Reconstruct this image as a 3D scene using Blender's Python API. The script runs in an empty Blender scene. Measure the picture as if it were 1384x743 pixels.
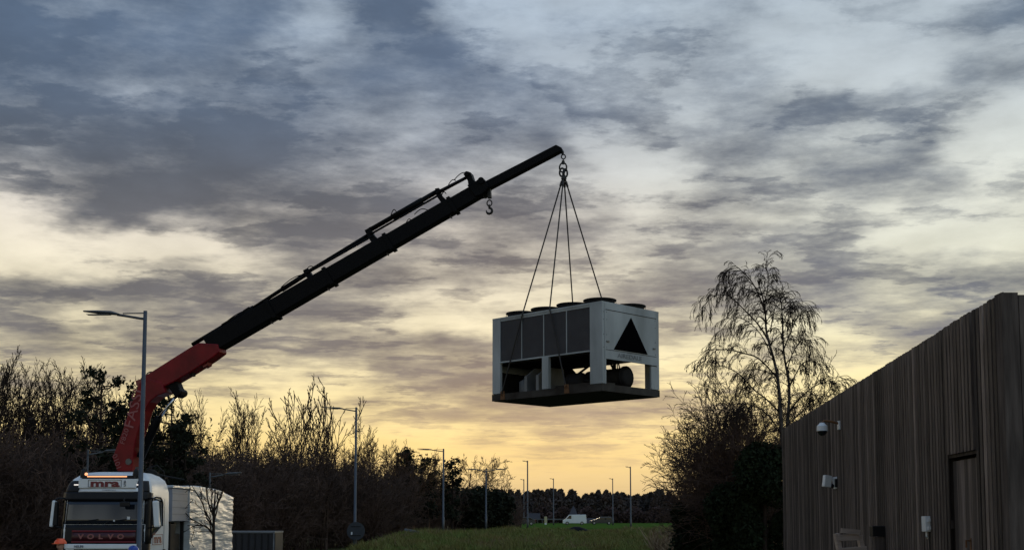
import bpy, bmesh, math, random
import numpy as np
from mathutils import Vector, Matrix
R = math.radians
PI = math.pi
SC = bpy.context.scene
COL = SC.collection

# ------------------------------------------------------------------ camera
F = 1600.0; PITCH = R(5); EYE = 1.7; HZ = 697.0; XC = 692.0
YP = HZ - F * math.tan(PITCH)
cd = bpy.data.cameras.new('camera'); cam = bpy.data.objects.new('camera', cd); COL.objects.link(cam)
cam.location = (0, 0, EYE); cam.rotation_euler = (PI/2 + PITCH, 0, 0)
cd.sensor_width = 36; cd.lens = 36 * F / 1384; cd.shift_y = (YP - 371.5) / 1384
cd.clip_start = 0.1; cd.clip_end = 6000
SC.camera = cam

def ray(px, py):
    u = (px - XC) / F; v = (YP - py) / F
    return np.array([u, math.cos(PITCH) - v * math.sin(PITCH), math.sin(PITCH) + v * math.cos(PITCH)])
def at(px, py, Y):
    d = ray(px, py); return Vector((d[0] * Y / d[1], Y, EYE + d[2] * Y / d[1]))
def azel(px, py):
    d = ray(px, py); return math.atan2(d[0], d[1]), math.atan2(d[2], math.hypot(d[0], d[1]))
def lin(c):
    return tuple((x/255/12.92 if x/255 <= 0.04045 else ((x/255+0.055)/1.055)**2.4) for x in c)

# ------------------------------------------------------------------ view
SC.render.engine = 'CYCLES'
SC.view_settings.view_transform = 'Standard'; SC.view_settings.look = 'None'
SC.view_settings.exposure = 0.0; SC.view_settings.gamma = 1.0
SC.view_settings.use_curve_mapping = False

# ------------------------------------------------------------------ sky
SUN_AZ, SUN_EL = R(4), R(2.5)
w = bpy.data.worlds.new('World'); SC.world = w; w.use_nodes = True
nt = w.node_tree; N = nt.nodes; Lk = nt.links; N.clear()
def nd(t, **k):
    n = N.new(t)
    for a, b in k.items(): setattr(n, a, b)
    return n
def setin(n, i, v):
    if isinstance(v, bpy.types.NodeSocket): Lk.new(v, n.inputs[i])
    elif v is not None: n.inputs[i].default_value = v
def mth(op, a, b=None, c=None, clamp=False):
    n = nd('ShaderNodeMath', operation=op, use_clamp=clamp)
    for i, v in enumerate((a, b, c)): setin(n, i, v)
    return n.outputs[0]
def mrange(v, a, b, c=0.0, d=1.0, smooth=False):
    n = nd('ShaderNodeMapRange'); n.clamp = True
    if smooth: n.interpolation_type = 'SMOOTHSTEP'
    for i, x in enumerate((v, a, b, c, d)): setin(n, i, x)
    return n.outputs[0]
def cmix(f, a, b, blend='MIX'):
    n = nd('ShaderNodeMix', data_type='RGBA', blend_type=blend)
    setin(n, 0, f); setin(n, 6, a); setin(n, 7, b); return n.outputs[2]
def comb(x, y, z):
    n = nd('ShaderNodeCombineXYZ'); setin(n, 0, x); setin(n, 1, y); setin(n, 2, z); return n.outputs[0]
def noise(vec, scale, detail, rough, dist=0.0):
    n = nd('ShaderNodeTexNoise'); setin(n, 'Vector', vec)
    n.inputs['Scale'].default_value = scale; n.inputs['Detail'].default_value = detail
    n.inputs['Roughness'].default_value = rough; n.inputs['Distortion'].default_value = dist
    return n
def ramp(fac, stops, interp):
    n = nd('ShaderNodeValToRGB'); setin(n, 0, fac); cr = n.color_ramp; cr.interpolation = interp
    while len(cr.elements) < len(stops): cr.elements.new(1.0)
    for i, (p, c) in enumerate(stops):
        cr.elements[i].position = p
    for i, (p, c) in enumerate(stops):
        cr.elements[i].position = p; cr.elements[i].color = (*c, 1)
    return n.outputs[0]
tc = nd('ShaderNodeTexCoord'); DIR = tc.outputs['Generated']
sp = nd('ShaderNodeSeparateXYZ'); setin(sp, 0, DIR); dx, dy, dz = sp.outputs
AZ = mth('ARCTAN2', dx, dy); EL = mth('ARCSINE', dz)
stretch = comb(dx, dy, mth('MULTIPLY', dz, 3.0))
w1 = noise(stretch, 7, 5, 0.55); w2 = noise(comb(dx, dy, mth('MULTIPLY', dz, 2.0)), 22, 3, 0.5)
s1 = nd('ShaderNodeSeparateColor'); setin(s1, 0, w1.outputs[1]); s2 = nd('ShaderNodeSeparateColor'); setin(s2, 0, w2.outputs[1])
# perspective-correct cloud plane
zz = mth('ADD', mth('MAXIMUM', dz, 0.0), 0.10)
plane = comb(mth('DIVIDE', dx, zz), mth('DIVIDE', dy, zz), 0.0)
n1 = noise(comb(mth('MULTIPLY', mth('DIVIDE', dx, zz), 0.75), mth('DIVIDE', dy, zz), 0.0), 3.4, 10, 0.60, 0.1); n2 = noise(comb(dx, dy, mth('MULTIPLY', mth('LOGARITHM', mth('ADD', mth('MAXIMUM', dz, 0.0), 0.10), 2.718), 1.35)), 17, 9, 0.66, 0.0)
azw = mth('ADD', AZ, mth('ADD', mth('MULTIPLY', mth('SUBTRACT', s1.outputs[0], 0.5), 0.11), mth('MULTIPLY', mth('SUBTRACT', s2.outputs[0], 0.5), 0.055)))
elw = mth('ADD', EL, mth('ADD', mth('MULTIPLY', mth('SUBTRACT', s1.outputs[1], 0.5), 0.035), mth('MULTIPLY', mth('SUBTRACT', s2.outputs[1], 0.5), 0.024)))
ROWS = [
 (0,   '7657766746773333344443445544'),
 (40,  '7766777734774234444454333344'),
 (80,  '7767887555567642344544443456'),
 (120, '7766777766656775334553213244'),
 (160, '7776688766555555555466776565'),
 (200, '8777777777666656216666656611'),
 (240, '7788887776666655412555566622'),
 (280, '6679988877776665544554455534'),
 (312, '3479655678766666655555542332'),
 (345, '1324113567666765555666631111'),
 (378, '0133465566765544556666665554'),
 (410, '6766776666754444566566655656'),
 (445, '6736777765433323455443455666'),
 (480, '6746677666767743443333456655'),
 (515, '6655554443577765544333223444'),
 (555, '4443332234556777776544333333'),
 (600, '3332221111123445543322233333'),
 (645, '1111111111111222222222333333'),
]
AZ0, AZ1 = -0.46, 0.46
azn = mrange(azw, AZ0, AZ1)
D = None; prev = None
for (py, row) in reversed(ROWS):
    stops = []
    for i, ch in enumerate(row):
        a, e = azel(i * 50 + 10, py); stops.append(((a - AZ0) / (AZ1 - AZ0), (int(ch)/9.0,)*3))
    v = ramp(azn, stops, 'B_SPLINE'); e = azel(692, py)[1]
    if D is None: D = v
    else:
        f = mrange(elw, prev, e, smooth=True); D = cmix(f, D, v)
    prev = e
Dv = mth('ADD', mth('MULTIPLY', mth('SUBTRACT', D, 0.5), 1.0), 0.52)
det = mth('ADD', mth('MULTIPLY', mth('SUBTRACT', n1.outputs[0], 0.5), 0.85), mth('MULTIPLY', mth('SUBTRACT', n2.outputs[0], 0.5), 0.62))
# fade the detail in the clean strip above the horizon
det = mth('MULTIPLY', det, mrange(EL, R(0.8), R(4.2), 0.40, 1.0))
n4 = noise(comb(mth('MULTIPLY', mth('DIVIDE', dx, zz), 0.7), mth('DIVIDE', dy, zz), 3.7), 4.3, 10, 0.62, 0.0)
scud = mth('MULTIPLY', mrange(n4.outputs[0], 0.52, 0.60, smooth=True), mth('MULTIPLY', mrange(n4.outputs[0], 0.72, 0.54), mrange(EL, R(1.5), R(4.5), 0.06, 0.22)))
DD = mth('ADD', mth('ADD', Dv, det), scud)
fac = mrange(DD, 0.10, 0.96, smooth=True)
EMAX = R(28)
def eramp(lst):
    st = [(max(0.0, azel(692, py)[1] / EMAX), lin(c)) for py, c in sorted(lst, key=lambda t: -t[0])]
    return ramp(mrange(EL, 0.0, EMAX), st, 'B_SPLINE')
lightW = eramp([(0,(172,188,204)),(150,(176,188,202)),(240,(200,203,206)),(300,(232,224,212)),(370,(240,231,208)),(450,(247,236,200)),(520,(254,237,184)),(580,(255,230,160)),(615,(252,219,144)),(650,(234,206,148)),(697,(208,180,140))])
lightC = eramp([(0,(176,190,202)),(150,(196,206,212)),(240,(216,221,215)),(300,(224,226,214)),(370,(224,225,208)),(450,(242,236,200)),(520,(248,234,178)),(580,(250,226,156)),(650,(226,202,144)),(697,(200,178,138))])
darkW = eramp([(0,(92,111,136)),(100,(88,106,130)),(180,(86,100,119)),(250,(90,97,108)),(320,(101,103,109)),(400,(110,110,114)),(470,(118,116,117)),(540,(140,132,124)),(600,(200,178,140)),(650,(188,166,128)),(697,(160,140,114))])
darkC = eramp([(0,(106,122,140)),(150,(98,112,129)),(250,(96,107,122)),(320,(103,111,123)),(400,(107,114,125)),(470,(115,119,128)),(540,(132,129,130)),(600,(184,170,146)),(697,(150,138,122))])
azc = mrange(AZ, azel(560,300)[0], azel(1150,300)[0], smooth=True)
light = cmix(azc, lightW, lightC); dark = cmix(azc, darkW, darkC)
rim = mth('MULTIPLY', mth('MULTIPLY', fac, mth('SUBTRACT', 1.0, fac)), mth('SUBTRACT', 1.0, fac))
light = cmix(1.0, light, comb(*(mth('ADD', 0.97, mth('MULTIPLY', rim, k)) for k in (1.1, 1.05, .95))), 'MULTIPLY')
sky = cmix(fac, light, dark)
n3 = noise(comb(dx, dy, mth('MULTIPLY', dz, 2.4)), 10, 6, 0.58, 0.1)
shade = mrange(n3.outputs[0], 0.28, 0.72, 0.84, 1.16)
shade = mth('ADD', 1.0, mth('MULTIPLY', mth('SUBTRACT', shade, 1.0), mrange(EL, R(1.5), R(7), 0.15, 1.0)))
back = mrange(dy, 0.55, -0.35, 1.0, 1.2, smooth=True)  # unseen sky behind the camera raised above natural dusk as added fill light
over = mrange(dz, 0.50, 0.9, 1.0, 1.25)
tint = cmix(mrange(dy, 0.4, -0.3, smooth=True), (1, 1, 1, 1), (0.86, 1.0, 1.16, 1))  # bluer cast added to that fill sky behind the camera
sky = cmix(1.0, sky, tint, 'MULTIPLY')
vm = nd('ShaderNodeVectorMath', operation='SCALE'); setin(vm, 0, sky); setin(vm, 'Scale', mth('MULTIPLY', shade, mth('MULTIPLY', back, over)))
bgc = nd('ShaderNodeBackground'); setin(bgc, 0, vm.outputs[0]); bgc.inputs[1].default_value = 1.0
nish = nd('ShaderNodeTexSky', sky_type='NISHITA'); nish.sun_disc = False
nish.sun_elevation = SUN_EL; nish.sun_rotation = SUN_AZ; nish.air_density = 1.2; nish.dust_density = 3.0
bgn = nd('ShaderNodeBackground'); setin(bgn, 0, nish.outputs[0]); bgn.inputs[1].default_value = 0.004
ads = nd('ShaderNodeAddShader'); Lk.new(bgc.outputs[0], ads.inputs[0]); Lk.new(bgn.outputs[0], ads.inputs[1])
wo = nd('ShaderNodeOutputWorld'); Lk.new(ads.outputs[0], wo.inputs[0])

sl = bpy.data.lights.new('sun', 'SUN'); so = bpy.data.objects.new('sun', sl); COL.objects.link(so)
sl.energy = 0.5; sl.angle = R(10); sl.color = (1.0, 0.80, 0.52)
so.rotation_euler = (PI/2 - SUN_EL, 0, PI - SUN_AZ); so.location = (0, 0, 60)

# ------------------------------------------------------------------ materials
def mat(name, c, rough=0.7, metal=0.0, var=0.25, scale=4.0, c2=None, bump=0.0, bscale=None, stretch=(1,1,1), emit=None, spec=0.5, attr=None, detail=5):
    m = bpy.data.materials.new(name); m.use_nodes = True
    n = m.node_tree; b = n.nodes['Principled BSDF']
    t = n.nodes.new('ShaderNodeTexCoord'); mp = n.nodes.new('ShaderNodeMapping'); mp.inputs['Scale'].default_value = stretch
    n.links.new(t.outputs['Object'], mp.inputs[0])
    no = n.nodes.new('ShaderNodeTexNoise'); no.inputs['Scale'].default_value = scale; no.inputs['Detail'].default_value = detail
    n.links.new(mp.outputs[0], no.inputs['Vector'])
    mx = n.nodes.new('ShaderNodeMix'); mx.data_type = 'RGBA'
    mr = n.nodes.new('ShaderNodeMapRange'); mr.inputs[1].default_value = 0.3; mr.inputs[2].default_value = 0.7
    n.links.new(no.outputs[0], mr.inputs[0]); n.links.new(mr.outputs[0], mx.inputs[0])
    a = c; d = c2 if c2 else tuple(x * (1 - var) for x in c)
    mx.inputs[6].default_value = (*a, 1); mx.inputs[7].default_value = (*d, 1)
    out = mx.outputs[2]
    if attr:
        at_ = n.nodes.new('ShaderNodeAttribute'); at_.attribute_name = attr
        m2 = n.nodes.new('ShaderNodeMix'); m2.data_type = 'RGBA'; m2.blend_type = 'MULTIPLY'; m2.inputs[0].default_value = 1
        n.links.new(out, m2.inputs[6]); n.links.new(at_.outputs['Color'], m2.inputs[7]); out = m2.outputs[2]
    n.links.new(out, b.inputs['Base Color'])
    b.inputs['Roughness'].default_value = rough; b.inputs['Metallic'].default_value = metal
    b.inputs['Specular IOR Level'].default_value = spec
    if bump:
        n2 = n.nodes.new('ShaderNodeTexNoise'); n2.inputs['Scale'].default_value = bscale or scale * 4; n2.inputs['Detail'].default_value = 4
        n.links.new(mp.outputs[0], n2.inputs['Vector'])
        bu = n.nodes.new('ShaderNodeBump'); bu.inputs['Strength'].default_value = bump; bu.inputs['Distance'].default_value = 0.05
        n.links.new(n2.outputs[0], bu.inputs['Height']); n.links.new(bu.outputs[0], b.inputs['Normal'])
    if emit:
        b.inputs['Emission Color'].default_value = (*emit[0], 1); b.inputs['Emission Strength'].default_value = emit[1]
    return m
M = dict(
 white=mat('white_cab_paint', (.74,.77,.80), .25, 0, .12, 1.5),
 black=mat('black_plastic', (.010,.010,.012), .5, 0, .3, 6, spec=.25),
 glass=mat('dark_windscreen_glass', (.010,.013,.018), .08, 0, .2, 1, spec=.7),
 red=mat('red_crane_paint', (.20,.003,.008), .45, 0, .45, 2.5, spec=.25),
 dred=mat('dark_red_trim', (.20,.012,.018), .35, 0, .2, 3),
 boom=mat('black_boom_paint', (.004,.004,.005), .5, 0, .3, 3, spec=.08),
 steel=mat('dull_steel', (.12,.12,.125), .45, .6, .3, 8),
 chrome=mat('chrome_rod', (.6,.6,.62), .15, 1, .1, 5),
 chain=mat('dark_chain_steel', (.02,.02,.02), .5, .5, .3, 9),
 rope=mat('sling_webbing', (.03,.026,.024), .8, 0, .3, 9),
 chill=mat('weathered_white_panel', (.37,.40,.42), .55, 0, .3, 1.6, c2=(.20,.22,.23), bump=.06, stretch=(1,1,.35), detail=9),
 fins=mat('grey_coil_fins', (.034,.032,.038), .65, 0, .3, 3, bump=.4, bscale=60),
 dark=mat('dark_machinery', (.018,.017,.018), .7, 0, .4, 5, spec=.15),
 cabinet=mat('grimy_cabinet_panel', (.16,.17,.18), .55, 0, .4, 3),
 grime=mat('grimy_base_frame', (.060,.054,.048), .8, 0, .5, 2.2, c2=(.022,.017,.014), spec=.15),
 rust=mat('rusty_lug', (.16,.07,.025), .8, 0, .4, 7),
 wrap=mat('white_plastic_wrap', (.50,.52,.54), .35, 0, .15, 2, bump=.5, bscale=2.0, stretch=(1,.6,9)),
 greypanel=mat('pale_grey_panel', (.30,.31,.35), .6, 0, .15, 2),
 tyre=mat('rubber', (.02,.02,.02), .85, 0, .2, 8),
 text_dark=mat('dark_red_lettering', (.16,.015,.02), .5, 0, .1, 5),
 text_navy=mat('navy_lettering', (.02,.035,.07), .5, 0, .1, 5),
 text_silver=mat('dull_chrome_lettering', (.24,.09,.09), .4, .3, .1, 5),
 text_pale=mat('pale_outline_lettering', (.26,.07,.075), .5, 0, .1, 5),
 text_grey=mat('worn_grey_lettering', (.07,.08,.09), .6, 0, .3, 9, c2=(.16,.17,.18)),
 amber=mat('lit_amber_bar', (.8,.35,.15), .4, 0, .1, 5, emit=((1.0,.40,.18), 1.5)),
 lampw=mat('lit_marker_lamp', (.8,.8,.8), .4, 0, .1, 5, emit=((1.0,.9,.8), .7)),
 galv=mat('galvanised_pole', (.085,.095,.11), .5, .4, .25, 3),
 galvd=mat('dull_pole', (.09,.095,.10), .6, .2, .25, 3),
 lens=mat('lamp_lens', (.20,.21,.22), .3, 0, .2, 5),
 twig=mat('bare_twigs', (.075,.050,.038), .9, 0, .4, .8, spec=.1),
 brush=mat('brown_brush', (.135,.088,.070), .95, 0, .5, .35, c2=(.055,.040,.033), spec=.05),
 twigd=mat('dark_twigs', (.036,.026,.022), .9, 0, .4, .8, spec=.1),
 twigo=mat('brown_beech_twigs', (.14,.08,.05), .9, 0, .4, .8, spec=.1),
 birch=mat('birch_bark', (.10,.085,.08), .85, 0, .7, 5, c2=(.03,.025,.022), spec=.1),
 pine=mat('pine_needles', (.026,.030,.020), .95, 0, .5, 1.2, spec=.05),
 ivy=mat('ivy_leaves', (.022,.032,.016), .9, 0, .5, 1.2, spec=.1),
 orange=mat('orange_helmet', (.85,.10,.02), .3, 0, .08, 4),
 blue=mat('blue_helmet', (.02,.06,.32), .3, 0, .08, 4),
 skin=mat('skin', (.45,.26,.19), .6, 0, .1, 6),
 hivis=mat('hi_vis_jacket', (.75,.22,.02), .8, 0, .15, 5),
 hivisy=mat('yellow_hi_vis_jacket', (.55,.65,.04), .8, 0, .15, 5),
 trousers=mat('navy_trousers', (.02,.025,.045), .9, 0, .2, 5),
 boots=mat('black_boots', (.015,.013,.012), .7, 0, .2, 5),
 carw=mat('white_van_paint', (.62,.66,.68), .3, 0, .1, 1),
 cars=mat('silver_car_paint', (.30,.31,.32), .3, .3, .1, 1),
 card=mat('dark_car_paint', (.03,.032,.036), .3, 0, .1, 1),
 signb=mat('sign_back', (.030,.036,.046), .6, .1, .2, 5),
 signblue=mat('blue_road_sign', (.05,.055,.09), .6, 0, .2, 5),
 pallet=mat('weathered_pallet_wood', (.42,.33,.28), .85, 0, .4, 3, stretch=(1,1,5)),
 pwhite=mat('white_casing', (.66,.68,.70), .4, 0, .08, 5),
 concrete=mat('concrete', (.13,.14,.15), .85, 0, .3, 4),
 sheet=mat('dark_plastic_sheet', (.008,.009,.013), .8, 0, .3, 3, spec=.08),
 asphalt=mat('asphalt', (.05,.05,.052), .9, 0, .3, 6, bump=.3, bscale=40),
)
# weathered boards, tone varies board by board
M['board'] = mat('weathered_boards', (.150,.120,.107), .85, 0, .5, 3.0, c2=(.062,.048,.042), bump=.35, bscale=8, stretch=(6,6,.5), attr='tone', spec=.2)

# ------------------------------------------------------------------ helpers
def tag(o, label=None, cat=None, group=None, kind=None):
    if label: o['label'] = label
    if cat: o['category'] = cat
    if group: o['group'] = group
    if kind: o['kind'] = kind
    return o
def empty(name, loc, rz=0, **k):
    o = bpy.data.objects.new(name, None); o.location = loc; o.rotation_euler = (0, 0, rz); COL.objects.link(o)
    o.empty_display_size = .3
    return tag(o, **k)
def link(name, me, m, parent=None, smooth=False):
    me.name = name
    if m: me.materials.append(m)
    o = bpy.data.objects.new(name, me); COL.objects.link(o)
    if parent: o.parent = parent
    if smooth:
        me.polygons.foreach_set('use_smooth', [True] * len(me.polygons))
    return o
class MB:
    def __init__(s): s.v = []; s.f = []
    def add(s, vs, fs):
        b = len(s.v); s.v += [tuple(v) for v in vs]; s.f += [tuple(b + i for i in f) for f in fs]; return s
    def box(s, a, b, mtx=None, bev=0.0):
        x0, y0, z0 = a; x1, y1, z1 = b
        vs = [Vector(p) for p in ((x0,y0,z0),(x1,y0,z0),(x1,y1,z0),(x0,y1,z0),(x0,y0,z1),(x1,y0,z1),(x1,y1,z1),(x0,y1,z1))]
        fs = [(0,3,2,1),(4,5,6,7),(0,1,5,4),(1,2,6,5),(2,3,7,6),(3,0,4,7)]
        if bev > 0:
            bm = bmesh.new(); vv = [bm.verts.new(p) for p in vs]
            for f in fs: bm.faces.new([vv[i] for i in f])
            bmesh.ops.bevel(bm, geom=list(bm.edges), offset=bev, segments=2, affect='EDGES', profile=.6)
            bm.verts.index_update()
            vs = [v.co.copy() for v in bm.verts]; fs = [[v.index for v in f.verts] for f in bm.faces]; bm.free()
        if mtx: vs = [mtx @ p for p in vs]
        return s.add(vs, fs)
    def beam(s, p, q, w_, h_, up=(0,0,1)):
        p = Vector(p); q = Vector(q); d = (q - p).normalized(); u = Vector(up)
        a = d.cross(u).normalized(); b = a.cross(d).normalized()
        vs = [c + a * sx * w_/2 + b * sz * h_/2 for c in (p, q) for sx, sz in ((-1,-1),(1,-1),(1,1),(-1,1))]
        return s.add(vs, [(0,1,2,3),(7,6,5,4),(0,4,5,1),(1,5,6,2),(2,6,7,3),(3,7,4,0)])
    def tube(s, pts, r, n=8, cap=True):
        pts = [Vector(p) for p in pts]; rs = r if isinstance(r, (list, tuple)) else [r] * len(pts)
        vs = []; fs = []; k = len(pts); prev = None
        for i, p in enumerate(pts):
            d = (pts[min(i+1,k-1)] - pts[max(i-1,0)]).normalized()
            ref = prev if prev is not None else (Vector((0,0,1)) if abs(d.z) < .9 else Vector((1,0,0)))
            a = (ref - d * ref.dot(d)).normalized(); prev = a; b = d.cross(a)
            for j in range(n):
                t = 2*PI*j/n; vs.append(p + (a*math.cos(t) + b*math.sin(t)) * rs[i])
        for i in range(k-1):
            for j in range(n):
                fs.append((i*n+j, i*n+(j+1)%n, (i+1)*n+(j+1)%n, (i+1)*n+j))
        if cap: fs.append(tuple(range(n))[::-1]); fs.append(tuple((k-1)*n + j for j in range(n)))
        return s.add(vs, fs)
    def torus(s, c, R_, r, axis=(0,1,0), n=14, m=6, sy=1.0):
        ax = Vector(axis).normalized(); ref = Vector((0,0,1)) if abs(ax.z) < .9 else Vector((1,0,0))
        a = (ref - ax*ref.dot(ax)).normalized(); b = ax.cross(a); c = Vector(c); vs = []; fs = []
        for i in range(n):
            t = 2*PI*i/n; d = a*math.cos(t)*sy + b*math.sin(t)
            for j in range(m):
                u = 2*PI*j/m; vs.append(c + d*R_ + (d.normalized()*math.cos(u) + ax*math.sin(u))*r)
        for i in range(n):
            for j in range(m):
                fs.append((i*m+j, ((i+1)%n)*m+j, ((i+1)%n)*m+(j+1)%m, i*m+(j+1)%m))
        return s.add(vs, fs)
    def prism(s, poly, d):       # poly = list of Vector (planar), extruded by vector d
        k = len(poly); d = Vector(d)
        vs = [Vector(p) - d/2 for p in poly] + [Vector(p) + d/2 for p in poly]
        fs = [tuple(range(k))[::-1], tuple(range(k, 2*k))] + [(i, (i+1)%k, k+(i+1)%k, k+i) for i in range(k)]
        return s.add(vs, fs)
    def ball(s, c, r, sc=(1,1,1), n=12, m=8, half=False):
        c = Vector(c); vs = []; fs = []
        for i in range(m+1):
            ph = (PI/2 if half else PI) * i/m
            for j in range(n):
                t = 2*PI*j/n
                vs.append(c + Vector((math.sin(ph)*math.cos(t)*sc[0], math.sin(ph)*math.sin(t)*sc[1], math.cos(ph)*sc[2]))*r)
        for i in range(m):
            for j in range(n): fs.append((i*n+j, (i+1)*n+j, (i+1)*n+(j+1)%n, i*n+(j+1)%n))
        return s.add(vs, fs)
    def build(s, name, m, parent=None, smooth=False):
        me = bpy.data.meshes.new(name); me.from_pydata(s.v, [], s.f); me.validate(); me.update()
        bm = bmesh.new(); bm.from_mesh(me); bmesh.ops.recalc_face_normals(bm, faces=bm.faces); bm.to_mesh(me); bm.free()
        return link(name, me, m, parent, smooth)
def kids(o): return [c for c in bpy.data.objects if c.parent == o]
def copy_tree(o, parent=None):
    c = o.copy(); COL.objects.link(c); c.parent = parent
    for ch in kids(o): copy_tree(ch, c)
    return c
def text(body, size, mtx, m, parent, name='lettering', ext=0.004, off=0.0, sx=1.0):
    cu = bpy.data.curves.new(name, 'FONT'); cu.body = body; cu.size = size; cu.extrude = ext; cu.offset = off
    cu.align_x = 'CENTER'; cu.align_y = 'CENTER'; cu.resolution_u = 3
    t = bpy.data.objects.new('tmp', cu); COL.objects.link(t)
    me = bpy.data.meshes.new_from_object(t.evaluated_get(bpy.context.evaluated_depsgraph_get()))
    bpy.data.objects.remove(t); bpy.data.curves.remove(cu)
    me.transform(mtx @ Matrix.Diagonal((sx, 1, 1, 1)))
    return link(name, me, m, parent)
def face_mtx(loc, right, up):
    r = Vector(right).normalized(); u = Vector(up); u = (u - r*u.dot(r)).normalized(); n = r.cross(u)
    m = Matrix((r, u, n)).transposed().to_4x4(); m.translation = Vector(loc); return m

# numpy mesh from segments / triangles
def mesh_np(name, V, T, tri=True):
    me = bpy.data.meshes.new(name); k = T.shape[1]
    me.vertices.add(len(V)); me.vertices.foreach_set('co', V.astype(np.float32).ravel())
    me.loops.add(T.size); me.loops.foreach_set('vertex_index', T.astype(np.int32).ravel())
    me.polygons.add(len(T)); me.polygons.foreach_set('loop_start', np.arange(0, T.size, k, dtype=np.int32))
    me.update(calc_edges=True); me.validate(); return me
def seg_geo(S, n=3):
    S = np.asarray(S, float); P, Q, r0, r1 = S[:, 0:3], S[:, 3:6], S[:, 6:7], S[:, 7:8]
    d = Q - P; d /= np.linalg.norm(d, axis=1, keepdims=True) + 1e-9
    ref = np.where(np.abs(d[:, 2:3]) < .9, [[0, 0, 1.]], [[1., 0, 0]])
    a = np.cross(d, ref); a /= np.linalg.norm(a, axis=1, keepdims=True); b = np.cross(d, a)
    V = []
    for c, r in ((P, r0), (Q, r1)):
        for j in range(n):
            t = 2*PI*j/n; V.append(c + (a*math.cos(t) + b*math.sin(t))*r)
    V = np.stack(V, 1).reshape(-1, 3); m = len(S); base = (np.arange(m)*2*n)[:, None]
    T = np.concatenate([base + np.array([[j, (j+1) % n, n+(j+1) % n, n+j]]) for j in range(n)])
    return V, T
def leaf_geo(C, size, rng):
    m = len(C); s = size*(.6+.8*rng.random((m, 1)))
    a = rng.normal(size=(m, 3)); a /= np.linalg.norm(a, axis=1, keepdims=True)
    b = np.cross(a, rng.normal(size=(m, 3))); b /= np.linalg.norm(b, axis=1, keepdims=True)
    V = np.stack([C - a*s, C + b*s*.55, C + a*s, C - b*s*.55], 1).reshape(-1, 3)
    T = np.arange(m*4).reshape(-1, 4); return V, T

# ------------------------------------------------------------------ terrain
def sm(x, a, b):
    t = np.clip((x-a)/(b-a), 0, 1); return t*t*(3-2*t)
def ground_z(x, y):
    left_edge = -8.3 - (np.asarray(y)-60)*0.028
    road = 1 - sm(x, left_edge-1.6, left_edge+0.9)
    road = road * (1 - sm(y, 150, 190))
    mound = sm(y, 50, 92) * (1 - sm(y, 94, 128)) * sm(x, -16, -3) * (1 - sm(x, 26, 44)) * 0.44
    bumps = (0.10*np.sin(x*0.55+1.1)*np.sin(y*0.22+.4) + 0.05*np.sin(x*1.3+y*.31) + 0.04*np.sin(x*.21-2) + .035*np.sin(x*2.9+y*.9)*np.sin(y*.7-x)) * sm(y, 45, 60) * (1-sm(y, 125, 150))
    z = -0.7*road + (mound + bumps)*(1-road) + 0.06*sm(x, -4, 2)*(1-sm(x,10,18))*sm(y,70,92)*(1-sm(y,94,125))*(1-road)
    return z
xs = np.concatenate([np.linspace(-900, -60, 22)[:-1], np.linspace(-60, 60, 161), np.linspace(60, 900, 22)[1:]])
ys = np.concatenate([np.linspace(-120, 0, 8)[:-1], np.linspace(0, 150, 181), np.linspace(150, 400, 21)[1:], np.linspace(400, 3000, 14)[1:]])
X, Y = np.meshgrid(xs, ys); Z = ground_z(X, Y)
nx, ny = len(xs), len(ys)
V = np.stack([X, Y, Z], -1).reshape(-1, 3)
I = (np.arange(ny-1)[:, None]*nx + np.arange(nx-1)[None, :]).reshape(-1)
T = np.stack([I, I+1, I+nx+1, I+nx], 1)
gm = mat('rough_grass_soil', (.050,.070,.022), .95, 0, .4, .35, c2=(.075,.055,.030), bump=.6, bscale=3, detail=8, spec=.1)
g = link('ground', mesh_np('ground', V, T), gm, smooth=True); tag(g, kind='structure')
mb = MB(); mb.add([(-60,-10,-.694),(-11.6,-10,-.694),(-11.6,52,-.694),(-60,52,-.694)], [(0,1,2,3)])
mb.v = [(-34,-10,-.694),(-9.9,-10,-.694),(-9.9,56,-.694),(-34,56,-.694)]
tag(mb.build('road', M['asphalt']), kind='structure')
kb = MB(); kb.box((-9.9,-10,-.72),(-9.75,56,-.57)); tag(kb.build('kerb', M['concrete']), kind='structure')
# far field, brighter mown grass
fm = mat('mown_grass', (.068,.125,.022), 1.0, 0, .3, .05, c2=(.050,.090,.020), spec=.0)
mb = MB(); mb.add([(-6,148,.03),(75,148,.03),(75,300,.03),(-6,300,.03)], [(0,1,2,3)]); tag(mb.build('field', fm), kind='structure')

rng = np.random.default_rng(7)
def grass(n, x0, x1, y0, y1, h, name, m, seed, keep=None, w_=.02, dense=None):
    rg = np.random.default_rng(seed)
    x = rg.uniform(x0, x1, n); y = rg.uniform(y0, y1, n)
    if keep is not None:
        k = keep(x, y, rg.random(n)); x = x[k]; y = y[k]
    n = len(x); z = ground_z(x, y)
    clump = .35 + 1.5*np.abs(np.sin(x*1.7+np.sin(y*.9)*2)*np.sin(y*1.1+x*.4)+.5*np.sin(x*.6+2)*np.sin(y*.35))
    hh = h*(.5+rg.random(n))*clump
    ang = rg.uniform(0, 2*PI, n); lean = rg.normal(0, .55, (n, 2))*hh[:, None]
    wx = np.cos(ang)*w_*(1+rg.random(n)); wy = np.sin(ang)*w_*(1+rg.random(n))
    V = np.stack([np.stack([x-wx, y-wy, z-.02], 1), np.stack([x+wx, y+wy, z-.02], 1), np.stack([x+lean[:,0], y+lean[:,1], z+hh], 1)], 1).reshape(-1, 3)
    o = link(name, mesh_np(name, V, np.arange(n*3).reshape(-1, 3)), m); return o
gg = mat('grass_blades', (.13,.185,.045), .9, 0, .4, .45, c2=(.20,.145,.055), detail=6, spec=.1)
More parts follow.
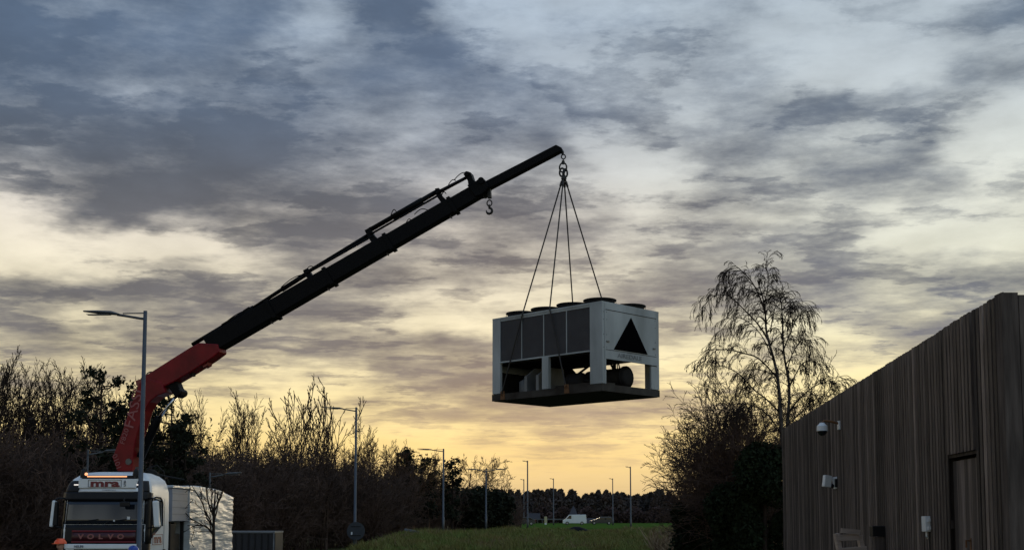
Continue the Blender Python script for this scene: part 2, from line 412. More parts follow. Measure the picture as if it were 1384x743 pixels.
gd = mat('dry_grass_blades', (.24,.17,.10), .9, 0, .4, .5, c2=(.15,.10,.06), spec=.1)
tag(grass(150000, -11, 22, 57, 98, .17, 'grass', gg, 1, keep=lambda x, y, r: (x > -8.4-(y-60)*.03)), 'tangled rough green grass covering the mound in the foreground', 'grass', kind='stuff')
tag(grass(16000, -9, 22, 60, 99, .24, 'dry_grass', gd, 2, keep=lambda x, y, r: r < .12+.9*(np.sin(x*.33+1)*np.sin(y*.13) > .35)), 'straw coloured dead grass stems scattered through the mound', 'dry grass', kind='stuff')
tag(grass(26000, 6.5, 16, 46, 80, .38, 'dead_grass', gd, 3, keep=lambda x, y, r: (x/y > .135+.02*np.sin(y)) , w_=.03), 'brown dead grass at the foot of the dark bushes by the fence', 'dry grass', kind='stuff')

# ------------------------------------------------------------------ timber fence on the right
XA, K = 3.737, 0.1106
def wallx(y): return XA + K*y
wd = Vector((K, 1, 0)).normalized(); wn = Vector((-1, K, 0)).normalized()
fr = empty('timber_fence', (wallx(12.1), 12.1, 0), label='tall weathered timber board fence with a gate running away on the right', cat='fence')
inv = Matrix.Translation(-Vector(fr.location))
rg = random.Random(4)
V = []; Fc = []; tones = []
def board(c, half, th, z0, z1, tone, d=wd, n=wn, skew=0.0):
    b = len(V); p = Vector(c) - Vector(fr.location)
    for zz_ in (z0, z1):
        for s, t in ((-1, 0), (1, 0), (1, 1), (-1, 1)):
            q = p + d*s*half + n*t*th; V.append((q.x, q.y, zz_ + (skew*s if zz_ == z1 else 0)))
    for f in ((0,1,5,4),(1,2,6,5),(2,3,7,6),(3,0,4,7),(4,5,6,7)): Fc.append(tuple(b+i for i in f)); tones.append(tone)
L0 = 12.1; y = L0; i = 0
GY0, GY1 = 13.25, 14.45
while y < 31.6:
    c = (wallx(y), y, 0); tone = rg.choice([.5,.75,.9,1,1.1,1.4]) * rg.uniform(.85, 1.15)
    if rg.random() < .03: tone = 2.0
    top = 4.0 + rg.uniform(-.006, .005); th = .014
    z0 = 0.0
    if GY0 < y < GY1: z0 = 2.44; th = .03
    board(c, rg.uniform(.049, .055), th + rg.uniform(0, .003), z0, top, tone, skew=rg.uniform(-.003,.003))
    y += .150; i += 1
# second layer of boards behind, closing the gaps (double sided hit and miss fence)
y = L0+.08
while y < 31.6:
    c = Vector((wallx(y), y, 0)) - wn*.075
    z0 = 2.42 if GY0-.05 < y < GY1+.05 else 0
    board(c, rg.uniform(.050,.062), .022, z0, 3.93+rg.uniform(-.03,.01), rg.uniform(.2,.35)); y += .158  # recess shade between the front boards painted in as a darker tone
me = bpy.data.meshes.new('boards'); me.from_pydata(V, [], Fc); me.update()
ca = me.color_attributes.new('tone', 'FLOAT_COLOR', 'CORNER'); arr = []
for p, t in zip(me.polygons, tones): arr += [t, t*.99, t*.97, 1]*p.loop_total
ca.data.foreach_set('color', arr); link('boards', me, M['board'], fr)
def solid_tone(o, t=1.0):
    me = o.data; ca = me.color_attributes.new('tone', 'FLOAT_COLOR', 'CORNER'); ca.data.foreach_set('color', [t, t, t, 1]*len(me.loops)); return o
def wp(y, off=0.0, z=0.0): return Vector((wallx(y), y, z)) + wn*off - Vector(fr.location)
for z in (.4, 1.6, 2.6, 3.55):
    mb = MB()
    if z < 2.44:
        mb.beam(wp(L0, -.025, z), wp(GY0, -.025, z), .045, .1); mb.beam(wp(GY1, -.025, z), wp(31.5, -.025, z), .045, .1)
    else: mb.beam(wp(L0, -.025, z), wp(31.5, -.025, z), .045, .1)
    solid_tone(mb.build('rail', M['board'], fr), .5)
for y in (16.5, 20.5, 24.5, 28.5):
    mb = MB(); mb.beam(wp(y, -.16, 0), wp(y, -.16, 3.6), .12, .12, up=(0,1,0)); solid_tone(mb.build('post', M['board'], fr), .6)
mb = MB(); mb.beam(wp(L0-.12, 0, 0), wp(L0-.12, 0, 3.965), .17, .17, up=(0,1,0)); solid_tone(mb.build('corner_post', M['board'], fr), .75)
# return of the fence towards the right
V = []; Fc = []; tones = []
rd = Vector((1, -.02, 0)).normalized(); rn = Vector((-.02, -1, 0))
x = wallx(L0)+.17
while x < 11:
    board((x, L0-.14, 0), .072, .024, 0, 3.95+rg.uniform(-.01,.01), rg.uniform(.9,1.2), rd, rn); x += .15
me = bpy.data.meshes.new('boards'); me.from_pydata(V, [], Fc); me.update()
ca = me.color_attributes.new('tone', 'FLOAT_COLOR', 'CORNER'); arr = []
for p, t in zip(me.polygons, tones): arr += [t, t, t, 1]*p.loop_total
ca.data.foreach_set('color', arr); link('return_boards', me, M['board'], fr)
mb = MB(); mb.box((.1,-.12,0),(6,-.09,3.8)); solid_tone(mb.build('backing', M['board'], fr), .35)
# gate in the fence
V = []; Fc = []; tones = []
for k in range(7):
    y = GY0 + .10 + k*(GY1-GY0-.18)/6.3
    board(Vector((wallx(y), y, 0)) - wn*.065, .084, .03, .05, 2.36, [1.2,.6,1.25,.7,1.6,1.1,.5][k])
me = bpy.data.meshes.new('door'); me.from_pydata(V, [], Fc); me.update()
ca = me.color_attributes.new('tone', 'FLOAT_COLOR', 'CORNER'); arr = []
for p, t in zip(me.polygons, tones): arr += [t, t, t, 1]*p.loop_total
ca.data.foreach_set('color', arr); door = link('gate', me, M['board'], fr)
mb = MB(); mb.beam(wp(GY0-.25,-.17,1.3), wp(GY1+.25,-.17,1.3), .02, 2.5)
solid_tone(mb.build('gate_back', M['board'], door), .3)
for yj in (GY0-.03, GY1+.07):
    mb = MB(); mb.beam(wp(yj,-.003,1.25), wp(yj,-.18,1.25), .05, 2.5); solid_tone(mb.build('gate_jamb', M['board'], fr), .4)
mb = MB(); mb.beam(wp(GY0,-.09,2.42), wp(GY1+.07,-.09,2.42), .17, .04); solid_tone(mb.build('gate_lintel', M['board'], fr), .4)
mb = MB(); mb.box((-.03,-.02,-.07),(.03,.02,.07), Matrix.Translation(wp(13.72,-.055,1.38))); mb.tube([wp(13.72,-.03,1.42), wp(13.72,.02,1.42), wp(13.72,.02,1.34)], .012); mb.build('latch', M['rust'], door)

# PTZ dome camera on its bracket
pc = empty('security_camera', (wallx(22.3), 22.3, 3.42), label='white dome security camera hanging from a bracket arm high on the timber fence', cat='camera')
mb = MB(); mb.box((-.04,-.05,-.08),(.0,.05,.06), bev=.008); mb.build('wall_plate', M['pwhite'], pc)
mb = MB(); mb.tube([(-.03,0,.02),(-.15,0,.05),(-.27,0,.06),(-.30,0,.02),(-.30,0,-.02)], .02); mb.build('bracket', M['rust'], pc)
mb = MB(); mb.tube([(-.30,0,.03),(-.30,0,.0),(-.30,0,-.02),(-.30,0,-.10)], [.035,.06,.085,.09], n=18); mb.build('housing', M['pwhite'], pc)
mb = MB(); mb.ball((-.30,0,-.10), .078, (1,1,-1), 16, 6, half=True); mb.build('dome', M['glass'], pc, True)
mb = MB(); mb.tube([(-.005,0,-.08),(-.005,0,-.5)], .008); mb.build('cable', M['black'], pc); pc.scale = (1.15, 1.25, 1.2)
# twin white security light
fl = empty('security_light', (wallx(22.8), 22.8, 2.34), label='small white twin-head security light on the fence below the dome camera', cat='light')
mb = MB(); mb.box((-.05,-.06,-.07),(0,.06,.06), bev=.01); mb.build('base', M['black'], fl)
for s, a in ((-1, .5), (1, -.25)):
    mb = MB(); mb.box((-.06,-.09,-.09),(.02,.03,.09), Matrix.Translation((-.115-s*.09, -s*.03, .01+s*.015)) @ Matrix.Rotation(R(90)-a,4,'Z') @ Matrix.Rotation(.15*s,4,'X'), bev=.012); mb.build('lamp_head', M['pwhite'], fl)
mb = MB(); mb.ball((-.08,0,-.05), .035); mb.build('sensor', M['black'], fl, True)
mb = MB(); mb.tube([(-.006,-.03,-.06),(-.006,-.03,-1.2)], .006); mb.build('cable', M['pwhite'], fl); fl.scale = (1.25, 1.3, 1.25)
# white junction box
jb = empty('junction_box', (wallx(15.5), 15.5, 1.6), label='white plastic box screwed to the fence beside the gate', cat='box')
mb = MB(); mb.box((-.09,-.075,-.10),(-.004,.075,.10), bev=.01); mb.build('casing', M['pwhite'], jb)
mb = MB(); mb.tube([(-.05,0,-.1),(-.05,0,-.16),(-.03,.02,-.18)], .014); mb.build('gland', M['pwhite'], jb)
mb = MB(); mb.box((-.06,-.11,-.07),(-.03,-.07,-.03)); mb.build('hinge', M['pwhite'], jb)
mb = MB(); mb.box((-.06,-.11,.03),(-.03,-.07,.07)); mb.build('hinge', M['pwhite'], jb)
mb = MB(); mb.tube([(-.012,0,-.1),(-.012,0,-1.0)], .012); mb.build('cable', M['black'], jb)
# broken pallet leaning on the fence
pl = empty('broken_pallet', (wallx(17.2)-.52, 17.2, 0), label='broken wooden pallet standing on end against the fence', cat='pallet')
Mx = Matrix.Rotation(R(-9),4,'Y') @ Matrix.Rotation(R(8),4,'Z')
for z, w0, w1, rot in ((1.42,-.19,.12,-6),(1.23,-.22,.20,-5),(1.03,-.22,.2,-6),(.84,-.22,.2,-4),(.68,-.22,.2,2),(.5,-.22,.2,-1),(.3,-.22,.2,1),(.1,-.22,.2,0)):
    mb = MB(); mb.box((w0,-.02,-.05),(w1,.0,.042), Mx @ Matrix.Translation((0,0,z)) @ Matrix.Rotation(R(-rot),4,'Y'), bev=.004); mb.build('slat', M['pallet'], pl)
for xx in (-.19, .15):
    mb = MB(); mb.box((xx-.03,.0,0),(xx+.03,.09,1.50 if xx < 0 else 1.42), Mx); mb.build('stringer', M['pallet'], pl)
mb = MB(); mb.box((-.15,-.045,-.035),(.14,-.022,.035), Mx @ Matrix.Translation((0,0,1.50)) @ Matrix.Rotation(R(14),4,'Y')); mb.build('loose_slat', M['pallet'], pl)
bp = empty('meter_box', (wallx(18.4), 18.4, 0), label='small black box on a timber post behind the broken pallet', cat='box')
mb = MB(); mb.box((-.18,-.06,0),(-.02,.06,1.38), bev=.01); solid_tone(mb.build('post', M['board'], bp), .8)
mb = MB(); mb.box((-.22,-.09,1.39),(-.01,.09,1.55), bev=.01); mb.build('box', M['black'], bp)

# ------------------------------------------------------------------ crane truck (local: x viewer right, y rearwards, z up from the road)
TX, TY, TZ = -11.7, 34.0, -.69
tr = empty('crane_truck', (TX, TY, TZ), label='white flatbed lorry with a tall cab and a raised red and black folding crane', cat='lorry')
TAB = [ # z, half width, front, back, corner radius
 (.55,1.16,.06,2.2,.22),(.62,1.22,.02,2.2,.24),(1.45,1.25,0,2.2,.24),(2.0,1.25,.02,2.2,.25),(2.9,1.235,.14,2.2,.27),(3.12,1.22,.18,2.2,.28),
 (3.30,1.18,.26,2.2,.28),(3.46,1.11,.40,2.15,.28),(3.58,1.00,.62,1.95,.26),(3.66,.86,.85,1.6,.22),(3.69,.6,1.0,1.4,.15)]
def ringp(z, s):
    Tz = np.array(TAB); w_, f_, b_, r_ = (float(np.interp(z, Tz[:,0], Tz[:,k])) for k in (1,2,3,4))
    a = abs(s); sg = 1 if s >= 0 else -1
    crown = .05
    if a < .45: x = a/.45*(w_-r_); y = f_ + crown*(x/w_)**2
    elif a < .6:
        t = (a-.45)/.15*PI/2; x = w_-r_+r_*math.sin(t); y = f_ + crown*(1-(a-.45)/.15)*((w_-r_)/w_)**2 + r_*(1-math.cos(t))
    else: x = w_; y = f_+r_+(b_-f_-r_)*(a-.6)/.4
    return Vector((sg*x, y, z))
def ringn(z, s):
    e = 1e-3; p = ringp(z, s)
    du = ringp(z, min(s+e, 1)) - ringp(z, max(s-e, -1)); dv = ringp(z+e, s) - ringp(z-e, s)
    return du.cross(dv).normalized()
def panel(name, z0, z1, s0, s1, m, off=.012, th=.03, ns=18, nz=5, parent=tr, shape=None):
    mb = MB(); g = []
    for j in range(nz+1):
        for i in range(ns+1):
            u, v = i/ns, j/nz; s = s0+(s1-s0)*u; z = z0+(z1-z0)*v
            if shape: s, z = shape(u, v)
            g.append((s, z))
    vs = [ringp(z, s) + ringn(z, s)*off for s, z in g] + [ringp(z, s) - ringn(z, s)*th for s, z in g]
    k = ns+1; fs = []; o = (nz+1)*k
    for j in range(nz):
        for i in range(ns):
            a = j*k+i; fs.append((a, a+1, a+k+1, a+k))
    for i in range(ns): fs.append((i, o+i, o+i+1, i+1)); a = nz*k+i; fs.append((a, a+1, o+a+1, o+a))
    for j in range(nz): a = j*k; fs.append((a, a+k, o+a+k, o+a)); a += ns; fs.append((a, o+a, o+a+k, a+k))
    mb.add(vs, fs); return mb.build(name, m, parent, True)
zs = [.55,.6,.62,1.0,1.45,2.0,2.5,2.9,3.12,3.22,3.30,3.38,3.46,3.52,3.58,3.62,3.66,3.69]
ss = [-1+2*i/60 for i in range(61)]
mb = MB(); vs = [ringp(z, s) for z in zs for s in ss]; k = len(ss); fs = []
for j in range(len(zs)-1):
    for i in range(k-1): fs.append((j*k+i, j*k+i+1, (j+1)*k+i+1, (j+1)*k+i))
    fs.append((j*k, (j+1)*k, (j+1)*k+k-1, j*k+k-1))
fs.append(tuple(range((len(zs)-1)*k, len(zs)*k))); fs.append(tuple(range(k))[::-1])
mb.add(vs, fs); cab = mb.build('cab', M['white'], tr, True)
def cmod(o):
    m = o.modifiers.new('e', 'EDGE_SPLIT'); m.split_angle = R(35)
cmod(cab)
panel('windscreen', 2.16, 2.86, -.53, .53, M['glass'])
vis = panel('sun_visor', 2.85, 3.07, -.565, .565, M['black'], off=.06)
panel('visor_strip', 3.085, 3.185, -.36, .46, M['white'], off=.035)
for s in (-1, 1):
    o = panel('corner_lamp_housing', 3.07, 3.40, s*.38 if s > 0 else -.56, s*.56 if s > 0 else -.38, M['black'], off=.02, ns=8)
    mb = MB(); p = ringp(3.28, s*.44)+ringn(3.28, s*.44)*.03; mb.box((-.06,-.02,-.018),(.06,.02,.018), Matrix.Translation(p)); mb.build('marker_lamp', M['lampw'], o)
    panel('roof_pillar', 3.19, 3.50, s*.30-.03, s*.30+.03, M['white'], off=.03, ns=3)
for x0, x1 in ((-.75,-.15),(.05,.65)):
    mb = MB(); mb.tube([(x0, ringp(2.18,x0*.36).y-.04, 2.17),(x0+.08, ringp(2.3,x0*.36).y-.035, 2.24),(x1, ringp(2.3,x1*.36).y-.035, 2.30)], .014, 6); mb.build('wiper', M['black'], tr)
mb = MB(); mb.box((.68,.02,2.30),(.76,.045,2.38)); mb.build('windscreen_sticker', M['pwhite'], tr)
mb = MB(); mb.box((.30,-.02,2.24),(.345,.0,2.285)); mb.build('permit_sticker', M['pwhite'], tr)
mb = MB(); mb.tube([(.62,-.03,2.90),(.62,-.12,2.84),(.66,-.14,2.80)], .02, 6); mb.box((.53,-.22,2.66),(.80,-.10,2.80), bev=.03); mb.build('front_mirror', M['black'], tr)
# dark A pillar + wrap
for s in (-1, 1):
    panel('pillar', 1.60, 3.06, s*.525 if s > 0 else -.64, s*.64 if s > 0 else -.525, M['black'], off=.010, ns=6)
    w0 = (lambda sg: (lambda u, v: (sg*(.635+.195*u), 1.66 + .50*(1-u)*0 + (1.20*v) + (.42*u)*(1-v))))(s)
    w_ = panel('side_window', 1.9, 2.8, 0, 1, M['glass'], off=.012, ns=8, nz=6, shape=(lambda sg: (lambda u, v: (sg*(.63+.20*u) if sg > 0 else -(.83-.20*u), (1.72+(.36*(u if sg>0 else 1-u)))*(1-v)+2.86*v)))(s))
    mb = MB(); mb.tube([ringp(z, s*.62)+ringn(z, s*.62)*.02 for z in (1.70,2.3,2.88)] + [ringp(z, a*s)+ringn(z, a*s)*.02 for z, a in ((2.95,.70),(2.93,.80),(2.8,.845),(2.1,.85))], .022, 6); mb.build('window_frame', M['black'], w_)
    panel('lower_door_trim', 1.30, 1.66, s*.47 if s > 0 else -.63, s*.63 if s > 0 else -.47, M['black'], off=.008, ns=6)
    # mirrors on arms
    mi = empty('mirror', (0,0,0)); mi.parent = tr
    xm = -1.44 if s < 0 else 1.56
    mb = MB(); mb.box((xm-.10,-.02,2.08),(xm-.005 if s < 0 else xm+.06,.16,2.84), Matrix.Translation((xm,0,2.08)) @ Matrix.Rotation(R(5)*(-s),4,'Y') @ Matrix.Translation((-xm,0,-2.08)), bev=.045); mb.build('mirror_shell', M['white'], mi)
    mb = MB(); mb.box((xm-.002 if s < 0 else xm-.16,.0,2.12),(xm+.12 if s < 0 else xm-.105,.14,2.80), bev=.03); mb.build('mirror_housing', M['black'], mi)
    mb = MB(); mb.box((xm-.09,.162,2.12),(xm+.05,.17,2.80), bev=.003); mb.build('mirror_glass', M['glass'], mi)
    mb = MB(); mb.tube([(s*1.2,.25,2.9),(s*1.35,.12,2.9),(xm,.08,2.84)], .025); mb.build('mirror_arm', M['black'], mi); mb = MB(); mb.tube([(s*1.2,.25,2.05),(xm,.08,2.1)], .02); mb.build('mirror_arm', M['black'], mi)
    panel('side_fairing_line', .56, 1.0, s*.62 if s > 0 else -.99, s*.99 if s > 0 else -.62, M['black'], off=.006, ns=6)
# front lower: black grille area with red lines, badge letters, white band
gp = panel('grille', 1.60, 2.15, -.60, .56, M['black'], off=.010)
panel('red_line', 1.945, 1.985, -.40, .42, M['dred'], off=.024, nz=1, parent=gp)
panel('red_line', 1.635, 1.675, -.40, .42, M['dred'], off=.024, nz=1, parent=gp)
panel('red_backing', 1.68, 1.94, -.40, .42, mat('dark_maroon_panel', (.05,.006,.01), .4, 0, .2, 4), off=.016, nz=2, parent=gp)
for i, ch in enumerate('VOLVO'):
    xx = -.62 + i*.285
    text(ch, .185, face_mtx((xx, ringp(1.8, xx/1.0*.45).y-.03, 1.805), (1,0,0), (0,.05,1)), M['text_silver'], gp, 'badge_letter', .006, .008, 1.3)
panel('front_band', 1.46, 1.60, -.48, .48, M['white'], off=.02)
text('HELPS', .085, face_mtx((-.66,-.035,1.53), (1,0,0), (0,0,1)), M['text_navy'], tr, 'band_lettering', .003, .002, 1.2)
panel('lower_grille', .78, 1.45, -.36, .36, M['black'], off=.012)
mb = MB()
for z in (.9,1.05,1.2,1.33): mb.box((-.85,-.035,z-.02),(.85,-.012,z+.02))
mb.build('grille_bars', M['steel'], tr)
panel('bumper', .42+.15, .77, -.56, .56, M['white'], off=.05)
for s in (-1, 1):
    hl = panel('headlight', .82, 1.12, s*.40 if s > 0 else -.53, s*.53 if s > 0 else -.40, M['glass'], off=.02, ns=6)
# roof sign box and light bar
mb = MB(); mb.box((-.78,.13,3.20),(.86,.45,3.46), bev=.012); sg = mb.build('roof_sign', M['white'], tr)
mb = MB(); mb.box((-.50,.115,3.225),(.46,.129,3.235)).box((-.50,.115,3.425),(.46,.129,3.435)).box((-.50,.115,3.225),(-.49,.129,3.435)).box((.45,.115,3.225),(.46,.129,3.435)); mb.build('sign_border', M['text_navy'], sg)
text('mra', .30, face_mtx((-.02,.118,3.325), (1,0,0), (0,0,1)), M['text_dark'], sg, 'lettering', .004, .012, 1.75)
text('LTD', .075, face_mtx((.56,.118,3.33), (0,0,1), (-1,0,0)), M['text_navy'], sg, 'side_lettering', .003, .003, 1.2)
text('COMMERCIALS', .06, face_mtx((.1, ringp(3.13,.05).y-.045, 3.135), (1,0,0), (0,.1,1)), M['greypanel'], tr, 'strip_lettering', .002)
mb = MB(); mb.box((-.72,.22,3.465),(.80,.42,3.56), bev=.015); lb = mb.build('light_bar', M['black'], tr)
mb = MB(); mb.box((-.56,.195,3.515),(.58,.219,3.545)); mb.build('lit_strip', M['amber'], lb)
for xx, lit in ((-.74, 1), (.78, 0)):
    mb = MB(); mb.tube([(xx,.42,3.50),(xx,.42,3.60),(xx,.42,3.70),(xx,.42,3.76)], [.10,.10,.08,.03], n=12); b_ = mb.build('beacon', M['black'], tr)
    if lit: mb = MB(); mb.ball((xx+.12,.28,3.60), .045); mb.build('amber_lamp', M['amber'], b_)
    mb = MB(); mb.tube([(xx,.5,3.76),(xx,.5,3.82)], [.05,.06]); mb.build('horn', M['steel'], b_)
mb = MB(); mb.tube([(-.72,.6,3.6),(-.73,.62,4.5)], [.012,.005]); mb.build('aerial', M['black'], tr)
# door sign
ds = MB(); ds.box((1.252,.55,1.56),(1.262,1.55,1.86)); d_ = ds.build('door_sign', M['white'], tr)
bd = MB()
for a, b in (((1.260,.55,1.56),(1.268,1.55,1.575)),((1.260,.55,1.845),(1.268,1.55,1.86)),((1.260,.55,1.575),(1.268,.565,1.845)),((1.260,1.535,1.575),(1.268,1.55,1.845))): bd.box(a, b)
bd.build('sign_border', M['text_dark'], d_)
text('mra', .36, face_mtx((1.266,1.05,1.72), (0,1,0), (0,0,1)), M['text_dark'], d_, 'lettering', .003, .012, 1.35)
mb = MB(); mb.box((1.25,1.62,1.35),(1.29,1.80,1.41), bev=.01); mb.build('door_handle', M['black'], tr)
mb = MB(); mb.box((1.252,.50,.95),(1.258,1.70,.965)).box((1.252,1.70,.95),(1.258,1.712,2.9)); mb.build('door_seam', M['black'], tr)
# wheels and chassis
mb = MB(); mb.box((-.42,.5,.62),(-.30,10.2,.92)).box((.30,.5,.62),(.42,10.2,.92)); mb.build('chassis', M['black'], tr)
mb = MB(); mb.box((-1.25,4.0,1.0),(1.25,10.4,1.12)).box((-1.25,3.99,1.0),(-1.2,10.4,1.22)).box((1.2,3.99,1.0),(1.25,10.4,1.22)); mb.build('bed', M['steel'], tr)
for yy in (1.35, 7.6, 8.95):
    for s in (-1, 1):
        mb = MB(); x0, x1 = s*.93, s*1.24
        mb.tube([(x0,yy,.5),(x0+s*.02,yy,.5),(x1-s*.02,yy,.5),(x1,yy,.5)], [.46,.5,.5,.46], n=28); wh = mb.build('wheel', M['tyre'], tr)
        mb = MB(); mb.tube([(x1-s*.06,yy,.5),(x1+s*.012,yy,.5)], .29, n=20); mb.tube([(x1,yy,.5),(x1+s*.06,yy,.5)], .1, n=12); mb.build('rim', M['steel'], wh)
mb = MB(); mb.box((-1.2,2.45,.6),(1.2,3.9,1.3), bev=.04); mb.box((-.9,2.6,1.3),(.55,3.6,1.9)); mb.build('crane_base', M['dark'], tr)
mb = MB(); mb.box((.80,2.55,1.3),(1.2,3.05,2.15), bev=.03).box((.85,3.1,1.3),(1.15,3.8,1.85), bev=.03); mb.build('control_block', M['dark'], tr)
mb = MB()
for s in (-1, 1): mb.box((s*1.02-.07,3.3,.35),(s*1.02+.07,3.5,2.2)); mb.box((s*1.02-.16,3.25,.08),(s*1.02+.16,3.55,.12))
mb.build('outrigger', M['black'], tr)
# hoses and filters on the crane base sticking up behind the cab
mb = MB(); mb.ball((.55,2.6,3.62), .24, (1,1,.9)); mb.build('slew_housing', M['dark'], tr, True)
mb = MB(); mb.tube([(.3,2.5,3.55),(.5,2.4,3.85),(.75,2.5,3.95),(.95,2.6,3.75),(1.0,2.6,3.4)], .02); mb.tube([(.8,2.5,3.66),(1.5,2.9,3.52)], .02); mb.build('hose', M['black'], tr)

# crane, in the vertical plane from slew base to tip
P0 = at(180, 630, 37.3); P1 = at(762, 200, 33.9)
cdir = Vector((P1.x-P0.x, P1.y-P0.y, 0)).normalized(); cn = Vector((-cdir.y, cdir.x, 0))
Tloc = Vector((TX, TY, TZ))
def cp(px, py, off=0.0):        # pixel -> point on the crane plane, in truck space
    d = Vector(ray(px, py)); o = Vector((0,0,EYE)); t = (P0-o).dot(cn)/d.dot(cn); return o + d*t + cn*off - Tloc
def cpoly(name, pts, th, m, parent=tr, off=0.0, bev=0.0, grow=0.0):
    mb = MB(); mb.prism([cp(*p) for p in pts], cn*th)
    if off: mb.v = [tuple(Vector(v)+cn*off) for v in mb.v]
    o = mb.build(name, m, parent)
    if bev:
        b = o.modifiers.new('b', 'BEVEL'); b.width = bev; b.segments = 2; b.limit_method = 'ANGLE'
    return o
col_ = cpoly('crane_column', [(158,618),(165,637),(184,637),(187,605),(191,588),(196,572),(201,556),(208,544),(217,536),(230,531),(224,517),(202,511),(193,520),(184,545),(171,584)], .52, M['red'], bev=.03)
def fmx(px, py, ang, off):      # text frame on the crane side facing the camera
    side = -cn if (-cn).y < 0 else cn
    r = (cdir*math.cos(ang) + Vector((0,0,1))*math.sin(ang)); u = (-cdir*math.sin(ang) + Vector((0,0,1))*math.cos(ang))
    if r.cross(u).dot(side) < 0: r = -r
    return face_mtx(cp(px, py) + side*off, r, u)
text('FASSI', .50, fmx(187.5, 553, R(75), .272), M['text_pale'], col_, 'lettering', .003, .0, 1.1)
text('F820', .24, fmx(175.0, 590, R(72), .272), M['text_pale'], col_, 'model_lettering', .003, .0, 1.1)
text('1010', .26, fmx(165, 624, R(112), .272), M['text_pale'], col_, 'lower_lettering', .003, .0, 1.0)
text('A', .01, fmx(181,625,0,.2), M['text_dark'], None, 'tmpx'); bpy.data.objects.remove(bpy.data.objects['tmpx'])
mb = MB(); c = cp(180.5,624); mb.tube([c-cn*.30, c+cn*.30], .10, 14); mb.build('column_pin', M['steel'], col_)
ib = cpoly('inner_boom', [(196,512),(262,470.5),(274,464.5),(300,466),(302,477),(290,486),(264,503),(240,517),(229,522),(207,535),(195,528)], .50, M['red'], bev=.035)
cpoly('boom_end_pin', [(186.5,515),(195,512),(196,524),(192,526),(188,521)], .3, M['dred'], ib)
mb = MB(); mb.torus(cp(204,508), .17, .02, axis=cn, n=16, sy=.8); mb.torus(cp(206,508,.08), .13, .02, axis=cn, n=16); mb.build('hose_loop', M['black'], ib)
cpoly('lug', [(258,505),(263,503),(262,508),(259,508.5)], .2, M['dark'], ib); cpoly('lug', [(276,494),(284,490),(283,494),(278,497)], .3, M['dred'], ib)
# lift ram
cpoly('ram_bracket', [(229,520),(241,514),(245,524),(249,529),(248,535),(243,538),(238,534)], .34, M['boom'], col_, bev=.02)
mb = MB(); c = cp(243.8,530.5); mb.tube([c-cn*.24, c+cn*.24], .12, 16); mb.build('ram_pin', M['boom'], col_)
mb = MB(); mb.tube([cp(240,533), cp(213,567)], .055, 12); mb.build('ram_rod', M['chrome'], col_, True)
mb = MB(); mb.tube([cp(215,564), cp(212,568), cp(190,618)], [.12,.13,.13], 14); mb.build('ram_barrel', M['boom'], col_, True)
# telescopic sections: axis points with half heights (px)
def secp(t): return (284+(650-284)*t, 468+(256.5-468)*t)
ax = Vector((650-284, 256.5-468)); nrm = Vector((-ax.y, ax.x)).normalized()
if nrm.y > 0: nrm = -nrm
TS = [0,.235,.445,.665,.90,1.0]; HH = [12.0,11.4,10.8,10.2,9.6]
for i in range(5):
    t0 = max(0, TS[i]-.05); t1 = TS[i+1]; h = HH[i]; a = secp(t0); b = secp(t1)
    o = cpoly('telescopic_section', [(a[0]+nrm.x*h, a[1]+nrm.y*h),(b[0]+nrm.x*h, b[1]+nrm.y*h),(b[0]-nrm.x*h, b[1]-nrm.y*h),(a[0]-nrm.x*h, a[1]-nrm.y*h)], .46-.04*i, M['boom'], bev=.03)
    if i < 4:
        c0 = secp(t1-.008); c1 = secp(t1+.004); g_ = 1.1
        cpoly('collar', [(c0[0]+nrm.x*(h+g_), c0[1]+nrm.y*(h+g_)),(c1[0]+nrm.x*(h+g_), c1[1]+nrm.y*(h+g_)),(c1[0]-nrm.x*(h+g_), c1[1]-nrm.y*(h+g_)),(c0[0]-nrm.x*(h+g_), c0[1]-nrm.y*(h+g_))], .50-.04*i, M['boom'], o)
        c0 = secp(t1-.03); q = (c0[0]-nrm.x*(h+2.4), c0[1]-nrm.y*(h+2.4)); cpoly('lug', [(c0[0]-nrm.x*h-1.8, c0[1]-nrm.y*h),(c0[0]-nrm.x*h+2.2, c0[1]-nrm.y*h-1.2),(q[0]+1.5,q[1])], .2, M['boom'], o)
jib = cpoly('jib', [(652,249),(752.5,197.2),(760.2,201.2),(761.5,206),(757,206.5),(747,212),(655,260)], .26, M['boom'], bev=.02)
cpoly('jib_head', [(634,253),(640,249),(646,247),(650,243.5),(656,244),(660,249),(663,254),(659,261),(652,266),(645,268)], .44, M['boom'], bev=.02)
# parallel extension rams above the boom
def bar(name, a, b, r, off=0, par=tr): mb = MB(); mb.tube([cp(*a, off), cp(*b, off)], r, 10); return mb.build(name, M['boom'], par, True)
bar('extension_ram', (259,465.2), (341,416.2), .065, .05); bar('extension_ram', (300,440), (342,415), .075, .05)
bar('extension_ram', (338,418), (414,368.5), .06, .05); bar('extension_ram', (380,391), (416,368), .075, .05)
bar('extension_ram', (412,368), (502,313), .05, .08); bar('ram_rod', (416,370), (506,319), .035, -.08)
bar('extension_ram', (462,339), (500,315), .06, .08)
bar('extension_ram', (495,312.5), (592,257), .075, .06); bar('ram_rod', (502,317.5), (592,266), .032, -.08)
bar('extension_ram', (530,293), (570,270), .095, .06)
bar('ram_rod', (588,259.5), (632,237), .035, .08); bar('extension_ram', (592,262.5), (632,241), .045, -.08)
def brk(pts, th=.18): return cpoly('ram_bracket', pts, th, M['boom'])
brk([(411,366),(417,363),(421,370),(427,375),(423,381),(414,374)]); brk([(494,312),(501,309),(506,318),(513,325),(505,331),(498,320)])
brk([(589,256),(594,255),(597,264),(606,273),(599,277),(591,266)]); brk([(330,420),(338,415),(345,420),(345,428),(334,428)])
